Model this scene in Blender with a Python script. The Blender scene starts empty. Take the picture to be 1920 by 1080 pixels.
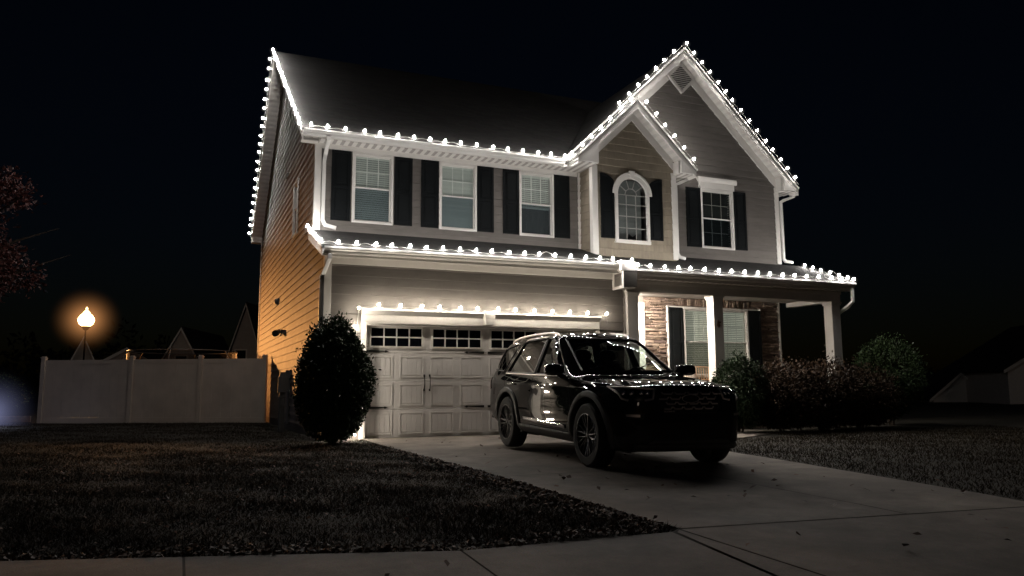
# night scene of a house with string lights
import bpy, bmesh, math, random
import numpy as np
from mathutils import Vector, Matrix
from mathutils.bvhtree import BVHTree
BULB, LAMPW, SUNE, SKY, PORCH = 335.0, 14000.0, .019, .0020, 2300.0
random.seed(7)
rng = np.random.default_rng(11)
SC = bpy.context.scene
COL = SC.collection
PI = math.pi

# ------------------------------------------------------------------ camera
cd = bpy.data.cameras.new('camera')
cam = bpy.data.objects.new('camera', cd)
COL.objects.link(cam)
yaw, pit, rol = 0.402764, 0.128358, -0.005081
Fv = Vector((math.sin(yaw)*math.cos(pit), math.cos(yaw)*math.cos(pit), math.sin(pit)))
Rv = Vector((math.cos(yaw), -math.sin(yaw), 0))
Uv = Rv.cross(Fv)
R2 = Rv*math.cos(rol)+Uv*math.sin(rol)
U2 = -Rv*math.sin(rol)+Uv*math.cos(rol)
mw = Matrix((R2, U2, -Fv)).transposed().to_4x4()
mw.translation = Vector((-2.4309, -14.5074, 0.9085))
cam.matrix_world = mw
cd.sensor_width = 36.0
cd.lens = 36.0*1462.65/1920
cd.clip_start = 0.05
cd.clip_end = 2000
SC.camera = cam

# ------------------------------------------------------------------ materials
def nmat(name):
    m = bpy.data.materials.new(name)
    m.use_nodes = True
    nt = m.node_tree
    return m, nt, nt.nodes['Principled BSDF']

def mat(name, col, rough=0.6, metal=0.0, noise=0.0, nscale=8.0, bump=0.0, bscale=60.0, coat=0.0, island=0.0, spec=0.5, stretch=None, dirt=0.0):
    m, nt, b = nmat(name)
    N, L = nt.nodes, nt.links
    b.inputs['Roughness'].default_value = rough
    b.inputs['Metallic'].default_value = metal
    b.inputs['Specular IOR Level'].default_value = spec
    b.inputs['Coat Weight'].default_value = coat
    b.inputs['Coat Roughness'].default_value = 0.03
    b.inputs['Base Color'].default_value = (*col, 1)
    tc = N.new('ShaderNodeTexCoord')
    mp = N.new('ShaderNodeMapping')
    L.new(tc.outputs['Object'], mp.inputs[0])
    if stretch: mp.inputs['Scale'].default_value = stretch
    last = None
    if noise > 0:
        t = N.new('ShaderNodeTexNoise'); t.inputs['Scale'].default_value = nscale; t.inputs['Detail'].default_value = 6
        L.new(mp.outputs[0], t.inputs['Vector'])
        r = N.new('ShaderNodeMapRange'); r.inputs[1].default_value = .25; r.inputs[2].default_value = .75
        r.inputs[3].default_value = 1-noise; r.inputs[4].default_value = 1+noise
        L.new(t.outputs[0], r.inputs[0])
        mx = N.new('ShaderNodeVectorMath'); mx.operation = 'SCALE'; mx.inputs[0].default_value = col
        L.new(r.outputs[0], mx.inputs['Scale']); last = mx.outputs[0]
    if island > 0:
        g = N.new('ShaderNodeNewGeometry')
        r = N.new('ShaderNodeMapRange'); r.inputs[3].default_value = 1-island; r.inputs[4].default_value = 1+island
        L.new(g.outputs['Random Per Island'], r.inputs[0])
        mx = N.new('ShaderNodeVectorMath'); mx.operation = 'SCALE'
        if last: L.new(last, mx.inputs[0])
        else: mx.inputs[0].default_value = col
        L.new(r.outputs[0], mx.inputs['Scale']); last = mx.outputs[0]
    if dirt > 0:
        t = N.new('ShaderNodeTexNoise'); t.inputs['Scale'].default_value = 1.3; t.inputs['Detail'].default_value = 8; t.inputs['Roughness'].default_value = .7
        L.new(tc.outputs['Object'], t.inputs['Vector'])
        r = N.new('ShaderNodeMapRange'); r.inputs[1].default_value = .35; r.inputs[2].default_value = .65
        r.inputs[3].default_value = 1-dirt; r.inputs[4].default_value = 1.0
        L.new(t.outputs[0], r.inputs[0])
        mx = N.new('ShaderNodeVectorMath'); mx.operation = 'SCALE'
        if last: L.new(last, mx.inputs[0])
        else: mx.inputs[0].default_value = col
        L.new(r.outputs[0], mx.inputs['Scale']); last = mx.outputs[0]
    if last: L.new(last, b.inputs['Base Color'])
    if bump > 0:
        t = N.new('ShaderNodeTexNoise'); t.inputs['Scale'].default_value = bscale; t.inputs['Detail'].default_value = 5
        L.new(mp.outputs[0], t.inputs['Vector'])
        bp = N.new('ShaderNodeBump'); bp.inputs['Strength'].default_value = bump; bp.inputs['Distance'].default_value = .01
        L.new(t.outputs[0], bp.inputs['Height']); L.new(bp.outputs[0], b.inputs['Normal'])
    return m

def selflit(m, col, s):
    b = m.node_tree.nodes['Principled BSDF']; b.inputs['Emission Color'].default_value = (*col, 1); b.inputs['Emission Strength'].default_value = s
    m.cycles.emission_sampling = 'NONE'; return m
def emit(name, col, s):
    m = bpy.data.materials.new(name); m.use_nodes = True
    nt = m.node_tree; nt.nodes.clear()
    e = nt.nodes.new('ShaderNodeEmission'); e.inputs[0].default_value = (*col, 1); e.inputs[1].default_value = s
    o = nt.nodes.new('ShaderNodeOutputMaterial'); nt.links.new(e.outputs[0], o.inputs[0])
    return m

def glass(name, tint=(.9, .95, .93), ior=1.5, rough=0.0, dark=0.0, boost=1.0):
    m = bpy.data.materials.new(name); m.use_nodes = True
    nt = m.node_tree; nt.nodes.clear(); N, L = nt.nodes, nt.links
    t = N.new('ShaderNodeBsdfTransparent'); t.inputs[0].default_value = (*[c*(1-dark) for c in tint], 1)
    g = N.new('ShaderNodeBsdfGlossy'); g.inputs['Roughness'].default_value = rough; g.inputs[0].default_value = (1, 1, 1, 1)
    f = N.new('ShaderNodeFresnel'); ge_ = N.new('ShaderNodeNewGeometry'); rg = N.new('ShaderNodeMapRange')
    rg.inputs[3].default_value = ior; rg.inputs[4].default_value = 1/ior
    L.new(ge_.outputs['Backfacing'], rg.inputs[0]); L.new(rg.outputs[0], f.inputs[0])
    mu = N.new('ShaderNodeMath'); mu.operation = 'MULTIPLY'; mu.inputs[1].default_value = boost; mu.use_clamp = True
    L.new(f.outputs[0], mu.inputs[0])
    x = N.new('ShaderNodeMixShader'); o = N.new('ShaderNodeOutputMaterial')
    L.new(mu.outputs[0], x.inputs[0]); L.new(t.outputs[0], x.inputs[1]); L.new(g.outputs[0], x.inputs[2]); L.new(x.outputs[0], o.inputs[0])
    return m

def glare(name, col, s, radius, pw=4.0):  # emissive volume that imitates lens glare, not mist in the air
    m = bpy.data.materials.new(name); m.use_nodes = True
    nt = m.node_tree; nt.nodes.clear(); N, L = nt.nodes, nt.links
    tc = N.new('ShaderNodeTexCoord'); ln = N.new('ShaderNodeVectorMath'); ln.operation = 'LENGTH'
    L.new(tc.outputs['Object'], ln.inputs[0])
    r = N.new('ShaderNodeMapRange'); r.inputs[1].default_value = 0; r.inputs[2].default_value = radius; r.inputs[3].default_value = 1; r.inputs[4].default_value = 0
    L.new(ln.outputs['Value'], r.inputs[0])
    p = N.new('ShaderNodeMath'); p.operation = 'POWER'; p.inputs[1].default_value = pw; L.new(r.outputs[0], p.inputs[0])
    q = N.new('ShaderNodeMath'); q.operation = 'MULTIPLY'; q.inputs[1].default_value = s; L.new(p.outputs[0], q.inputs[0])
    e = N.new('ShaderNodeEmission'); e.inputs[0].default_value = (*col, 1); L.new(q.outputs[0], e.inputs[1])
    o = N.new('ShaderNodeOutputMaterial'); L.new(e.outputs[0], o.inputs['Volume'])
    return m

M = {}
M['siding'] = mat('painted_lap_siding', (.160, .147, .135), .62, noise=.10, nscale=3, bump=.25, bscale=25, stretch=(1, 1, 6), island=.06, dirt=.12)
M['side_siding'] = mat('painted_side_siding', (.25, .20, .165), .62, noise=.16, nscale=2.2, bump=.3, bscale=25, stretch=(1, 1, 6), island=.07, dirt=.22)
M['shake'] = mat('painted_shake', (.27, .232, .178), .7, noise=.12, nscale=5, bump=.5, bscale=40, stretch=(4, 4, .7), island=.08)
M['trim'] = mat('white_trim_paint', (.74, .72, .69), .45, noise=.05, nscale=4, dirt=.08)
M['gutter'] = mat('white_aluminium', (.74, .73, .71), .32, noise=.04, nscale=5, dirt=.10)
M['column'] = mat('column_paint', (.66, .63, .6), .5, noise=.05, nscale=4, dirt=.08)
M['shutter'] = mat('black_shutter_vinyl', (.007, .0085, .0095), .55, noise=.15, nscale=6, bump=.15, bscale=90, spec=.12)
M['door'] = mat('garage_door_steel', (.84, .82, .81), .42, noise=.04, nscale=3, bump=.12, bscale=60, stretch=(1, 1, .15), dirt=.10)
M['iron'] = mat('black_iron', (.01, .01, .01), .5)
M['winglass'] = glass('window_glass', (.97, .985, .975), 1.5, boost=1.0)
M['blackglass'] = mat('black_door_glass', (.004, .005, .008), .06)
M['blind'] = mat('blind_slats', (.52, .55, .52), .6, island=.06)
M['blind_b'] = mat('porch_blind_slats', (.62, .63, .57), .6, island=.06)
M['muntin'] = selflit(mat('muntin_white', (.7, .7, .68), .5), (.55, .60, .56), .09); selflit(M['blind'], (.50, .54, .51), .105); selflit(M['blind_b'], (.66, .69, .58), .25)  # glow put into muntins and blinds, standing in for light from the rooms
M['curtain'] = selflit(mat('grey_curtain', (.1, .1, .1), .9, noise=.3, nscale=6, stretch=(6, 6, .5)), (.5, .5, .48), .05)  # faint room light put into the curtain as glow
M['dark'] = mat('dark_room', (.03, .035, .035), .9)
M['screen'] = glass('insect_screen', (.72, .75, .775), 1.1, .4, 0.0)
M['screen_p'] = glass('porch_insect_screen', (.74, .73, .70), 1.1, .4, 0.0)
M['concrete'] = None
M['rubber'] = mat('tyre_rubber', (.012, .012, .012), .75, bump=.2, bscale=80)
M['black'] = mat('black_plastic', (.012, .012, .013), .45)
M['chrome'] = mat('chrome', (.75, .75, .77), .09, 1.0)
M['darkchrome'] = mat('dark_chrome', (.85, .77, .73), .45, 1.0)
M['muntin2'] = mat('dim_muntin', (.30, .30, .28), .5)
M['clad'] = mat('grey_cladding', (.075, .075, .075), .55)

def shingle_mat():
    m, nt, b = nmat('asphalt_shingles'); N, L = nt.nodes, nt.links
    tc = N.new('ShaderNodeTexCoord'); mp = N.new('ShaderNodeMapping')
    L.new(tc.outputs['UV'], mp.inputs[0])
    br = N.new('ShaderNodeTexBrick'); br.inputs['Scale'].default_value = 1.0
    br.inputs['Brick Width'].default_value = .33; br.inputs['Row Height'].default_value = .14; br.inputs['Mortar Size'].default_value = .006
    br.inputs['Color1'].default_value = (.009, .0085, .0085, 1); br.inputs['Color2'].default_value = (.024, .022, .021, 1); br.inputs['Mortar'].default_value = (.006, .006, .006, 1)
    L.new(mp.outputs[0], br.inputs['Vector'])
    t = N.new('ShaderNodeTexNoise'); t.inputs['Scale'].default_value = 6; t.inputs['Detail'].default_value = 8; L.new(mp.outputs[0], t.inputs['Vector'])
    mx = N.new('ShaderNodeMix'); mx.data_type = 'RGBA'; mx.blend_type = 'OVERLAY'; mx.inputs[0].default_value = .6
    L.new(br.outputs['Color'], mx.inputs[6]); L.new(t.outputs['Color'], mx.inputs[7]); L.new(mx.outputs[2], b.inputs['Base Color'])
    b.inputs['Roughness'].default_value = .9
    bp = N.new('ShaderNodeBump'); bp.inputs['Strength'].default_value = .8; bp.inputs['Distance'].default_value = .02
    L.new(br.outputs['Fac'], bp.inputs['Height']); bp.invert = True; L.new(bp.outputs[0], b.inputs['Normal'])
    return m
M['shingle'] = shingle_mat()

def soffit_mat(c1=(.36, .34, .32, 1), c2=(.7, .68, .65, 1), nm='vented_soffit'):
    m, nt, b = nmat(nm); N, L = nt.nodes, nt.links
    tc = N.new('ShaderNodeTexCoord')
    w = N.new('ShaderNodeTexWave'); w.bands_direction = 'X'; w.inputs['Scale'].default_value = 1.9; w.inputs['Distortion'].default_value = 0
    L.new(tc.outputs['UV'], w.inputs['Vector'])
    r = N.new('ShaderNodeValToRGB'); r.color_ramp.elements[0].position = .35; r.color_ramp.elements[1].position = .5
    r.color_ramp.elements[0].color = c1; r.color_ramp.elements[1].color = c2
    L.new(w.outputs['Fac'], r.inputs[0]); L.new(r.outputs[0], b.inputs['Base Color']); b.inputs['Roughness'].default_value = .5
    bp = N.new('ShaderNodeBump'); bp.inputs['Strength'].default_value = .6; bp.inputs['Distance'].default_value = .01
    L.new(w.outputs['Fac'], bp.inputs['Height']); L.new(bp.outputs[0], b.inputs['Normal'])
    return m
M['soffit'] = soffit_mat(); M['soffit2'] = soffit_mat((.60, .58, .56, 1), (.68, .66, .63, 1), 'panel_soffit')

def stone_mat():
    m, nt, b = nmat('ledge_stone'); N, L = nt.nodes, nt.links
    g = N.new('ShaderNodeNewGeometry'); cr = N.new('ShaderNodeValToRGB')
    cols = [(.12, .088, .075), (.28, .205, .155), (.16, .115, .102), (.36, .285, .22), (.20, .14, .12), (.31, .24, .185), (.11, .088, .083)]
    el = cr.color_ramp.elements
    el[0].position = 0; el[0].color = (*cols[0], 1); el[1].position = 1; el[1].color = (*cols[-1], 1)
    for i in range(1, 6):
        e = el.new(i/6); e.color = (*cols[i], 1)
    L.new(g.outputs['Random Per Island'], cr.inputs[0])
    tc = N.new('ShaderNodeTexCoord'); t = N.new('ShaderNodeTexNoise'); t.inputs['Scale'].default_value = 14; t.inputs['Detail'].default_value = 8
    mp = N.new('ShaderNodeMapping'); mp.inputs['Scale'].default_value = (1, 1, 3); L.new(tc.outputs['Object'], mp.inputs[0]); L.new(mp.outputs[0], t.inputs['Vector'])
    r = N.new('ShaderNodeMapRange'); r.inputs[1].default_value = .3; r.inputs[2].default_value = .7; r.inputs[3].default_value = .6; r.inputs[4].default_value = 1.35
    L.new(t.outputs[0], r.inputs[0]); mx = N.new('ShaderNodeVectorMath'); mx.operation = 'SCALE'
    L.new(cr.outputs[0], mx.inputs[0]); L.new(r.outputs[0], mx.inputs['Scale']); L.new(mx.outputs[0], b.inputs['Base Color'])
    b.inputs['Roughness'].default_value = .85
    bp = N.new('ShaderNodeBump'); bp.inputs['Strength'].default_value = .7; bp.inputs['Distance'].default_value = .02
    L.new(t.outputs[0], bp.inputs['Height']); L.new(bp.outputs[0], b.inputs['Normal'])
    return m
M['stone'] = stone_mat()

def ground_mat(name, c1, c2, s1, s2, bump=.5, cracks=False, rough=.9):
    m, nt, b = nmat(name); N, L = nt.nodes, nt.links
    tc = N.new('ShaderNodeTexCoord')
    t = N.new('ShaderNodeTexNoise'); t.inputs['Scale'].default_value = s1; t.inputs['Detail'].default_value = 9; t.inputs['Roughness'].default_value = .65
    L.new(tc.outputs['Object'], t.inputs['Vector'])
    t2 = N.new('ShaderNodeTexNoise'); t2.inputs['Scale'].default_value = s2; t2.inputs['Detail'].default_value = 6
    L.new(tc.outputs['Object'], t2.inputs['Vector'])
    cr = N.new('ShaderNodeValToRGB'); cr.color_ramp.elements[0].position = .35; cr.color_ramp.elements[1].position = .65
    cr.color_ramp.elements[0].color = (*c1, 1); cr.color_ramp.elements[1].color = (*c2, 1)
    L.new(t.outputs[0], cr.inputs[0])
    mx = N.new('ShaderNodeMix'); mx.data_type = 'RGBA'; mx.blend_type = 'OVERLAY'; mx.inputs[0].default_value = .45
    L.new(cr.outputs[0], mx.inputs[6]); L.new(t2.outputs['Color'], mx.inputs[7])
    out = mx.outputs[2]
    if cracks:
        t3 = N.new('ShaderNodeTexNoise'); t3.inputs['Scale'].default_value = .55; t3.inputs['Detail'].default_value = 10; t3.inputs['Roughness'].default_value = .75
        L.new(tc.outputs['Object'], t3.inputs['Vector'])
        r3 = N.new('ShaderNodeMapRange'); r3.inputs[1].default_value = .42; r3.inputs[2].default_value = .62; r3.inputs[3].default_value = .62; r3.inputs[4].default_value = 1.05
        L.new(t3.outputs[0], r3.inputs[0])
        sc = N.new('ShaderNodeVectorMath'); sc.operation = 'SCALE'; L.new(out, sc.inputs[0]); L.new(r3.outputs[0], sc.inputs['Scale']); out = sc.outputs[0]
    L.new(out, b.inputs['Base Color']); b.inputs['Roughness'].default_value = rough
    bp = N.new('ShaderNodeBump'); bp.inputs['Strength'].default_value = bump; bp.inputs['Distance'].default_value = .02
    L.new(t2.outputs[0], bp.inputs['Height']); L.new(bp.outputs[0], b.inputs['Normal'])
    return m
M['soil'] = ground_mat('lawn_soil', (.018, .015, .010), (.034, .028, .017), 2.5, 60, .9)
M['concrete'] = ground_mat('worn_concrete', (.18, .155, .135), (.29, .25, .22), 1.6, 90, .25, True, .82)
M['joint'] = mat('dark_joint', (.03, .026, .022), .95)

def leafmat(name, c, vary=.5, rough=.4, c2=None, spec=.5):
    m, nt, b = nmat(name); N, L = nt.nodes, nt.links
    g = N.new('ShaderNodeNewGeometry'); cr = N.new('ShaderNodeValToRGB')
    c2 = c2 or tuple(x*(1+vary) for x in c)
    cr.color_ramp.elements[0].color = (*[x*(1-vary) for x in c], 1); cr.color_ramp.elements[1].color = (*c2, 1)
    L.new(g.outputs['Random Per Island'], cr.inputs[0]); L.new(cr.outputs[0], b.inputs['Base Color'])
    b.inputs['Roughness'].default_value = rough; b.inputs['Specular IOR Level'].default_value = spec
    return m
M['holly'] = leafmat('holly_leaves', (.030, .050, .024), .5, .5, spec=.18)
M['redleaf'] = leafmat('reddish_leaves', (.042, .027, .018), .6, .5, (.085, .055, .036), spec=.15)
M['greenleaf'] = leafmat('arborvitae_leaves', (.030, .050, .020), .5, .5, spec=.2)
M['treeleaf'] = leafmat('autumn_leaves', (.13, .045, .04), .6, .55)
M['deadleaf'] = leafmat('dead_leaves', (.05, .028, .015), .6, .7, (.15, .07, .035))
M['grassblade'] = leafmat('dormant_grass', (.019, .016, .008), .5, .8, (.040, .027, .014), spec=.1)
M['bark'] = mat('bark', (.06, .045, .035), .9, noise=.4, nscale=10, bump=.8, bscale=20)

# ------------------------------------------------------------------ mesh helpers
def tag(o, label=None, cat=None, group=None, kind=None):
    if label: o['label'] = label
    if cat: o['category'] = cat
    if group: o['group'] = group
    if kind: o['kind'] = kind
    return o

def thing(name, label, cat, loc=(0, 0, 0), rotz=0, group=None):
    o = bpy.data.objects.new(name, None); COL.objects.link(o)
    o.location = loc; o.rotation_euler = (0, 0, rotz); o.empty_display_size = .2
    return tag(o, label, cat, group)

class MB:
    def __init__(s, W=None):
        s.v = []; s.f = []; s.m = []; s.W = W; s.mi = 0
    def P(s, p):
        s.v.append(tuple(s.W(*p)) if s.W else tuple(p)); return len(s.v)-1
    def face(s, pts):
        s.f.append([s.P(p) for p in pts]); s.m.append(s.mi)
    def box(s, a0, a1, b0, b1, c0, c1):
        i = [s.P(p) for p in ((a0, b0, c0), (a1, b0, c0), (a1, b1, c0), (a0, b1, c0), (a0, b0, c1), (a1, b0, c1), (a1, b1, c1), (a0, b1, c1))]
        for q in ((3, 2, 1, 0), (4, 5, 6, 7), (0, 1, 5, 4), (1, 2, 6, 5), (2, 3, 7, 6), (3, 0, 4, 7)):
            s.f.append([i[k] for k in q]); s.m.append(s.mi)
        return s
    def prism(s, poly, off):
        # poly: list of 3D points, off: extrusion vector
        n = len(poly)
        a = [s.P(p) for p in poly]
        b = [s.P(tuple(p[k]+off[k] for k in range(3))) for p in poly]
        s.f.append(a[::-1]); s.m.append(s.mi); s.f.append(b); s.m.append(s.mi)
        for k in range(n):
            s.f.append([a[k], a[(k+1) % n], b[(k+1) % n], b[k]]); s.m.append(s.mi)
        return s
    def tube(s, path, r, n=8, flat=None):
        # r number or list; flat=(w,h) rectangular section
        P3 = [Vector(p) for p in path]; rings = []
        up0 = None
        for i, p in enumerate(P3):
            if i == 0: d = P3[1]-p
            elif i == len(P3)-1: d = p-P3[i-1]
            else: d = (P3[i+1]-p).normalized()+(p-P3[i-1]).normalized()
            if d.length < 1e-9: d = Vector((0, 0, 1))
            d.normalize()
            if up0 is None: up0 = Vector((0, 0, 1)) if abs(d.z) < .9 else Vector((0, 1, 0))
            sd = d.cross(up0)
            if sd.length < .05: sd = d.cross(Vector((1, 0, 0)))
            sd.normalize(); up = sd.cross(d).normalized(); up0 = up if flat is None else up0
            rr = r[i] if isinstance(r, (list, tuple)) else r
            if flat:
                w, h = flat[0]/2, flat[1]/2
                ring = [s.P(p+sd*x+up*y) for x, y in ((-w, -h), (w, -h), (w, h), (-w, h))]
            else:
                ring = [s.P(p+sd*(rr*math.cos(2*PI*k/n))+up*(rr*math.sin(2*PI*k/n))) for k in range(n)]
            rings.append(ring)
        m = len(rings[0])
        for i in range(len(rings)-1):
            for k in range(m):
                s.f.append([rings[i][k], rings[i][(k+1) % m], rings[i+1][(k+1) % m], rings[i+1][k]]); s.m.append(s.mi)
        s.f.append(rings[0][::-1]); s.m.append(s.mi); s.f.append(rings[-1]); s.m.append(s.mi)
        return s
    def lathe(s, prof, n=24, o=(0, 0, 0), axis='z', cap=True):
        rings = []
        for r, h in prof:
            ring = []
            for k in range(n):
                a = 2*PI*k/n; x, y = r*math.cos(a), r*math.sin(a)
                q = (x, y, h) if axis == 'z' else ((x, h, y) if axis == 'y' else (h, x, y))
                ring.append(s.P((q[0]+o[0], q[1]+o[1], q[2]+o[2])))
            rings.append(ring)
        for i in range(len(rings)-1):
            for k in range(n):
                s.f.append([rings[i][k], rings[i][(k+1) % n], rings[i+1][(k+1) % n], rings[i+1][k]]); s.m.append(s.mi)
        if cap:
            s.f.append(rings[0][::-1]); s.m.append(s.mi); s.f.append(rings[-1]); s.m.append(s.mi)
        return s
    def build(s, name, mats, parent=None, smooth=False, bevel=0, angle=35, fix=True, uv=None):
        me = bpy.data.meshes.new(name)
        me.from_pydata(s.v, [], s.f)
        if not isinstance(mats, (list, tuple)): mats = [mats]
        for m in mats: me.materials.append(m)
        if len(mats) > 1: me.polygons.foreach_set('material_index', s.m)
        if fix:
            bm = bmesh.new(); bm.from_mesh(me); bmesh.ops.recalc_face_normals(bm, faces=bm.faces); bm.to_mesh(me); bm.free()
        if uv:
            ul = me.uv_layers.new(name='UVMap')
            co = [v.co for v in me.vertices]
            for l in me.loops: ul.data[l.index].uv = uv(co[l.vertex_index])
        if smooth:
            me.shade_smooth(); me.set_sharp_from_angle(angle=math.radians(angle))
        o = bpy.data.objects.new(name, me); COL.objects.link(o)
        if parent: o.parent = parent
        if bevel:
            b = o.modifiers.new('bevel', 'BEVEL'); b.width = bevel; b.segments = 2; b.limit_method = 'ANGLE'; b.harden_normals = False
        return o

def clip(poly, a, b, c):
    out = []; n = len(poly)
    for i in range(n):
        p, q = poly[i], poly[(i+1) % n]
        dp, dq = a*p[0]+b*p[1]+c, a*q[0]+b*q[1]+c
        if dp >= -1e-9: out.append(p)
        if (dp > 1e-9 and dq < -1e-9) or (dp < -1e-9 and dq > 1e-9):
            t = dp/(dp-dq); out.append((p[0]+(q[0]-p[0])*t, p[1]+(q[1]-p[1])*t))
    return out if len(out) > 2 else []

def cutholes(poly, holes):
    pcs = [poly]
    for (x0, x1, z0, z1) in holes:
        new = []
        for p in pcs:
            xs = [v[0] for v in p]; zs = [v[1] for v in p]
            if max(xs) <= x0 or min(xs) >= x1 or max(zs) <= z0 or min(zs) >= z1: new.append(p); continue
            l = clip(p, -1, 0, x0); r = clip(p, 1, 0, -x1)
            m = clip(clip(p, 1, 0, -x0), -1, 0, x1)
            for q in (l, r):
                if q: new.append(q)
            if m:
                for q in (clip(m, 0, -1, z0), clip(m, 0, 1, -z1)):
                    if q: new.append(q)
        pcs = new
    return [p for p in pcs if max(v[0] for v in p)-min(v[0] for v in p) > .002 and max(v[1] for v in p)-min(v[1] for v in p) > .002]

def lap(mb, poly, zb, e=.178, holes=(), out=.021, seam=3.6, shake=False, seed=0):
    rs = random.Random(seed)
    z0 = min(p[1] for p in poly); z1 = max(p[1] for p in poly); x0 = min(p[0] for p in poly); x1 = max(p[0] for p in poly)
    k = math.floor((z0-zb)/e)
    while zb+k*e < z1:
        lo = zb+k*e; hi = lo+e; k += 1
        band = clip(clip(poly, 0, 1, -lo), 0, -1, hi)
        if not band: continue
        # seams
        xs = []; x = x0+rs.uniform(.1, seam)
        if shake: x = x0+rs.uniform(.05, .15)
        while x < x1:
            xs.append(x); x += rs.uniform(.10, .24) if shake else rs.uniform(2.4, seam+1)
        edges = [x0-1]+xs+[x1+1]
        for i in range(len(edges)-1):
            g = .003 if shake else .0012
            pc = clip(clip(band, 1, 0, -(edges[i]+g)), -1, 0, edges[i+1]-g)
            if not pc: continue
            o2 = out+(rs.uniform(-.003, .004) if shake else 0)
            dz = rs.uniform(-.004, .004) if shake else 0
            for q in cutholes(pc, holes):
                mb.face([(p[0], p[1]+(dz if abs(p[1]-lo) < 1e-6 else 0), .002+o2*(1-(p[1]-lo)/e)) for p in q])
                n = len(q)
                for j in range(n):
                    a, b = q[j], q[(j+1) % n]
                    if abs(a[1]-lo) < 1e-6 and abs(b[1]-lo) < 1e-6:
                        mb.face([(a[0], lo+dz, .002+o2), (b[0], lo+dz, .002+o2), (b[0], lo+dz, -.004), (a[0], lo+dz, -.004)])
    for q in cutholes(poly, holes): mb.face([(p[0], p[1], -.004) for p in q])

def WF(y0):       # wall facing the street at depth y0 : (x, z, out)
    return lambda a, b, c: (a, y0-c, b)
def WL(x0):       # wall facing left at x0 : (y, z, out)
    return lambda a, b, c: (x0-c, a, b)
# ------------------------------------------------------------------ house
house = thing('house', 'two storey taupe sided family house with stone porch, white garage door and lit roof lines', 'house')
YU, YB, XR, XG = 1.483, .856, 12.10, 6.36      # upper wall, bay wall, right corner, garage right corner
T, G, S = M['trim'], M['gutter'], M['siding']

def window(W, a0, a1, z0, z1, blind, name='window', grid_low=True, screen=True, cols=3, rows=2, head=True, casing=.05, tilt=.4, label=None, low=0.0, mun='muntin'):
    mb = MB(W); c = casing
    mb.box(a0, a0+c, z0, z1, -.02, .04); mb.box(a1-c, a1, z0, z1, -.02, .04)
    mb.box(a0+c, a1-c, z0, z0+c*.9, -.02, .038); mb.box(a0+c, a1-c, z1-c, z1, -.02, .038)
    i0, i1, j0, j1 = a0+c, a1-c, z0+c*.9, z1-c
    zm = (j0+j1)/2
    # reveal
    mb.box(a0+.004, a0+c-.004, z0+.004, z1-.004, -.16, -.021); mb.box(a1-c+.004, a1-.004, z0+.004, z1-.004, -.16, -.021)
    mb.box(i0-.004, i1+.004, z0+.004, z0+c*.9-.004, -.16, -.021); mb.box(i0-.004, i1+.004, z1-c+.004, z1-.004, -.16, -.021)
    # sashes
    s = .028
    for (lo, hi, d) in ((zm-.002, j1, .0), (j0, zm+.02, -.02)):
        mb.box(i0, i0+s, lo, hi, -.02+d, .008+d); mb.box(i1-s, i1, lo, hi, -.02+d, .008+d)
        mb.box(i0+s, i1-s, hi-s, hi, -.02+d, .007+d); mb.box(i0+s, i1-s, lo, lo+s, -.02+d, .007+d)
    fr = mb.build(name, T, house, bevel=.003)
    if label: fr['label'] = label
    p = MB(W)
    p.box(i0+.01, i1-.01, zm+.012, j1-.01, -.009, -.005); p.box(i0+.01, i1-.01, j0+.01, zm+.005, -.031, -.027)
    p.build('pane', M['winglass'], fr)
    g = MB(W)
    for k in range(1, cols):
        x = i0+s+(i1-i0-2*s)*k/cols
        g.box(x-.008, x+.008, zm+s, j1-s, -.014, -.010)
        if grid_low: g.box(x-.008, x+.008, j0+s, zm, -.038, -.032)
    for k in range(1, rows):
        z = zm+s+(j1-zm-2*s)*k/rows; g.box(i0+s, i1-s, z-.008, z+.008, -.0145, -.0095)
        if grid_low:
            z = j0+s+(zm-j0-s)*k/rows; g.box(i0+s, i1-s, z-.008, z+.008, -.0385, -.0315)
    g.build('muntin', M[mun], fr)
    if screen:
        q = MB(W); q.box(i0+s, i1-s, j0+s, zm-.005, -.012, -.011); q.build('insect_screen', M['screen_p'] if blind is M['blind_b'] else M['screen'], fr)
    d = MB(W)
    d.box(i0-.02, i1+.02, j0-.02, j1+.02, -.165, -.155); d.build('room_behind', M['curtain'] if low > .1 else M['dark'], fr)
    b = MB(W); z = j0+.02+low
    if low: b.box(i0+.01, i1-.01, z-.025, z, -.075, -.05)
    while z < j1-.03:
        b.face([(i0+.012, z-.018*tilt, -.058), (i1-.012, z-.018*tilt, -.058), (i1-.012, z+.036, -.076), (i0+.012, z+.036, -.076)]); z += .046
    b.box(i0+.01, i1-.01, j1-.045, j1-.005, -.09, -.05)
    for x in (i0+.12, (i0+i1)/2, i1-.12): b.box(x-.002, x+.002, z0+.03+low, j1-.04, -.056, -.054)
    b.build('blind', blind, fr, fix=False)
    return fr

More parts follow.
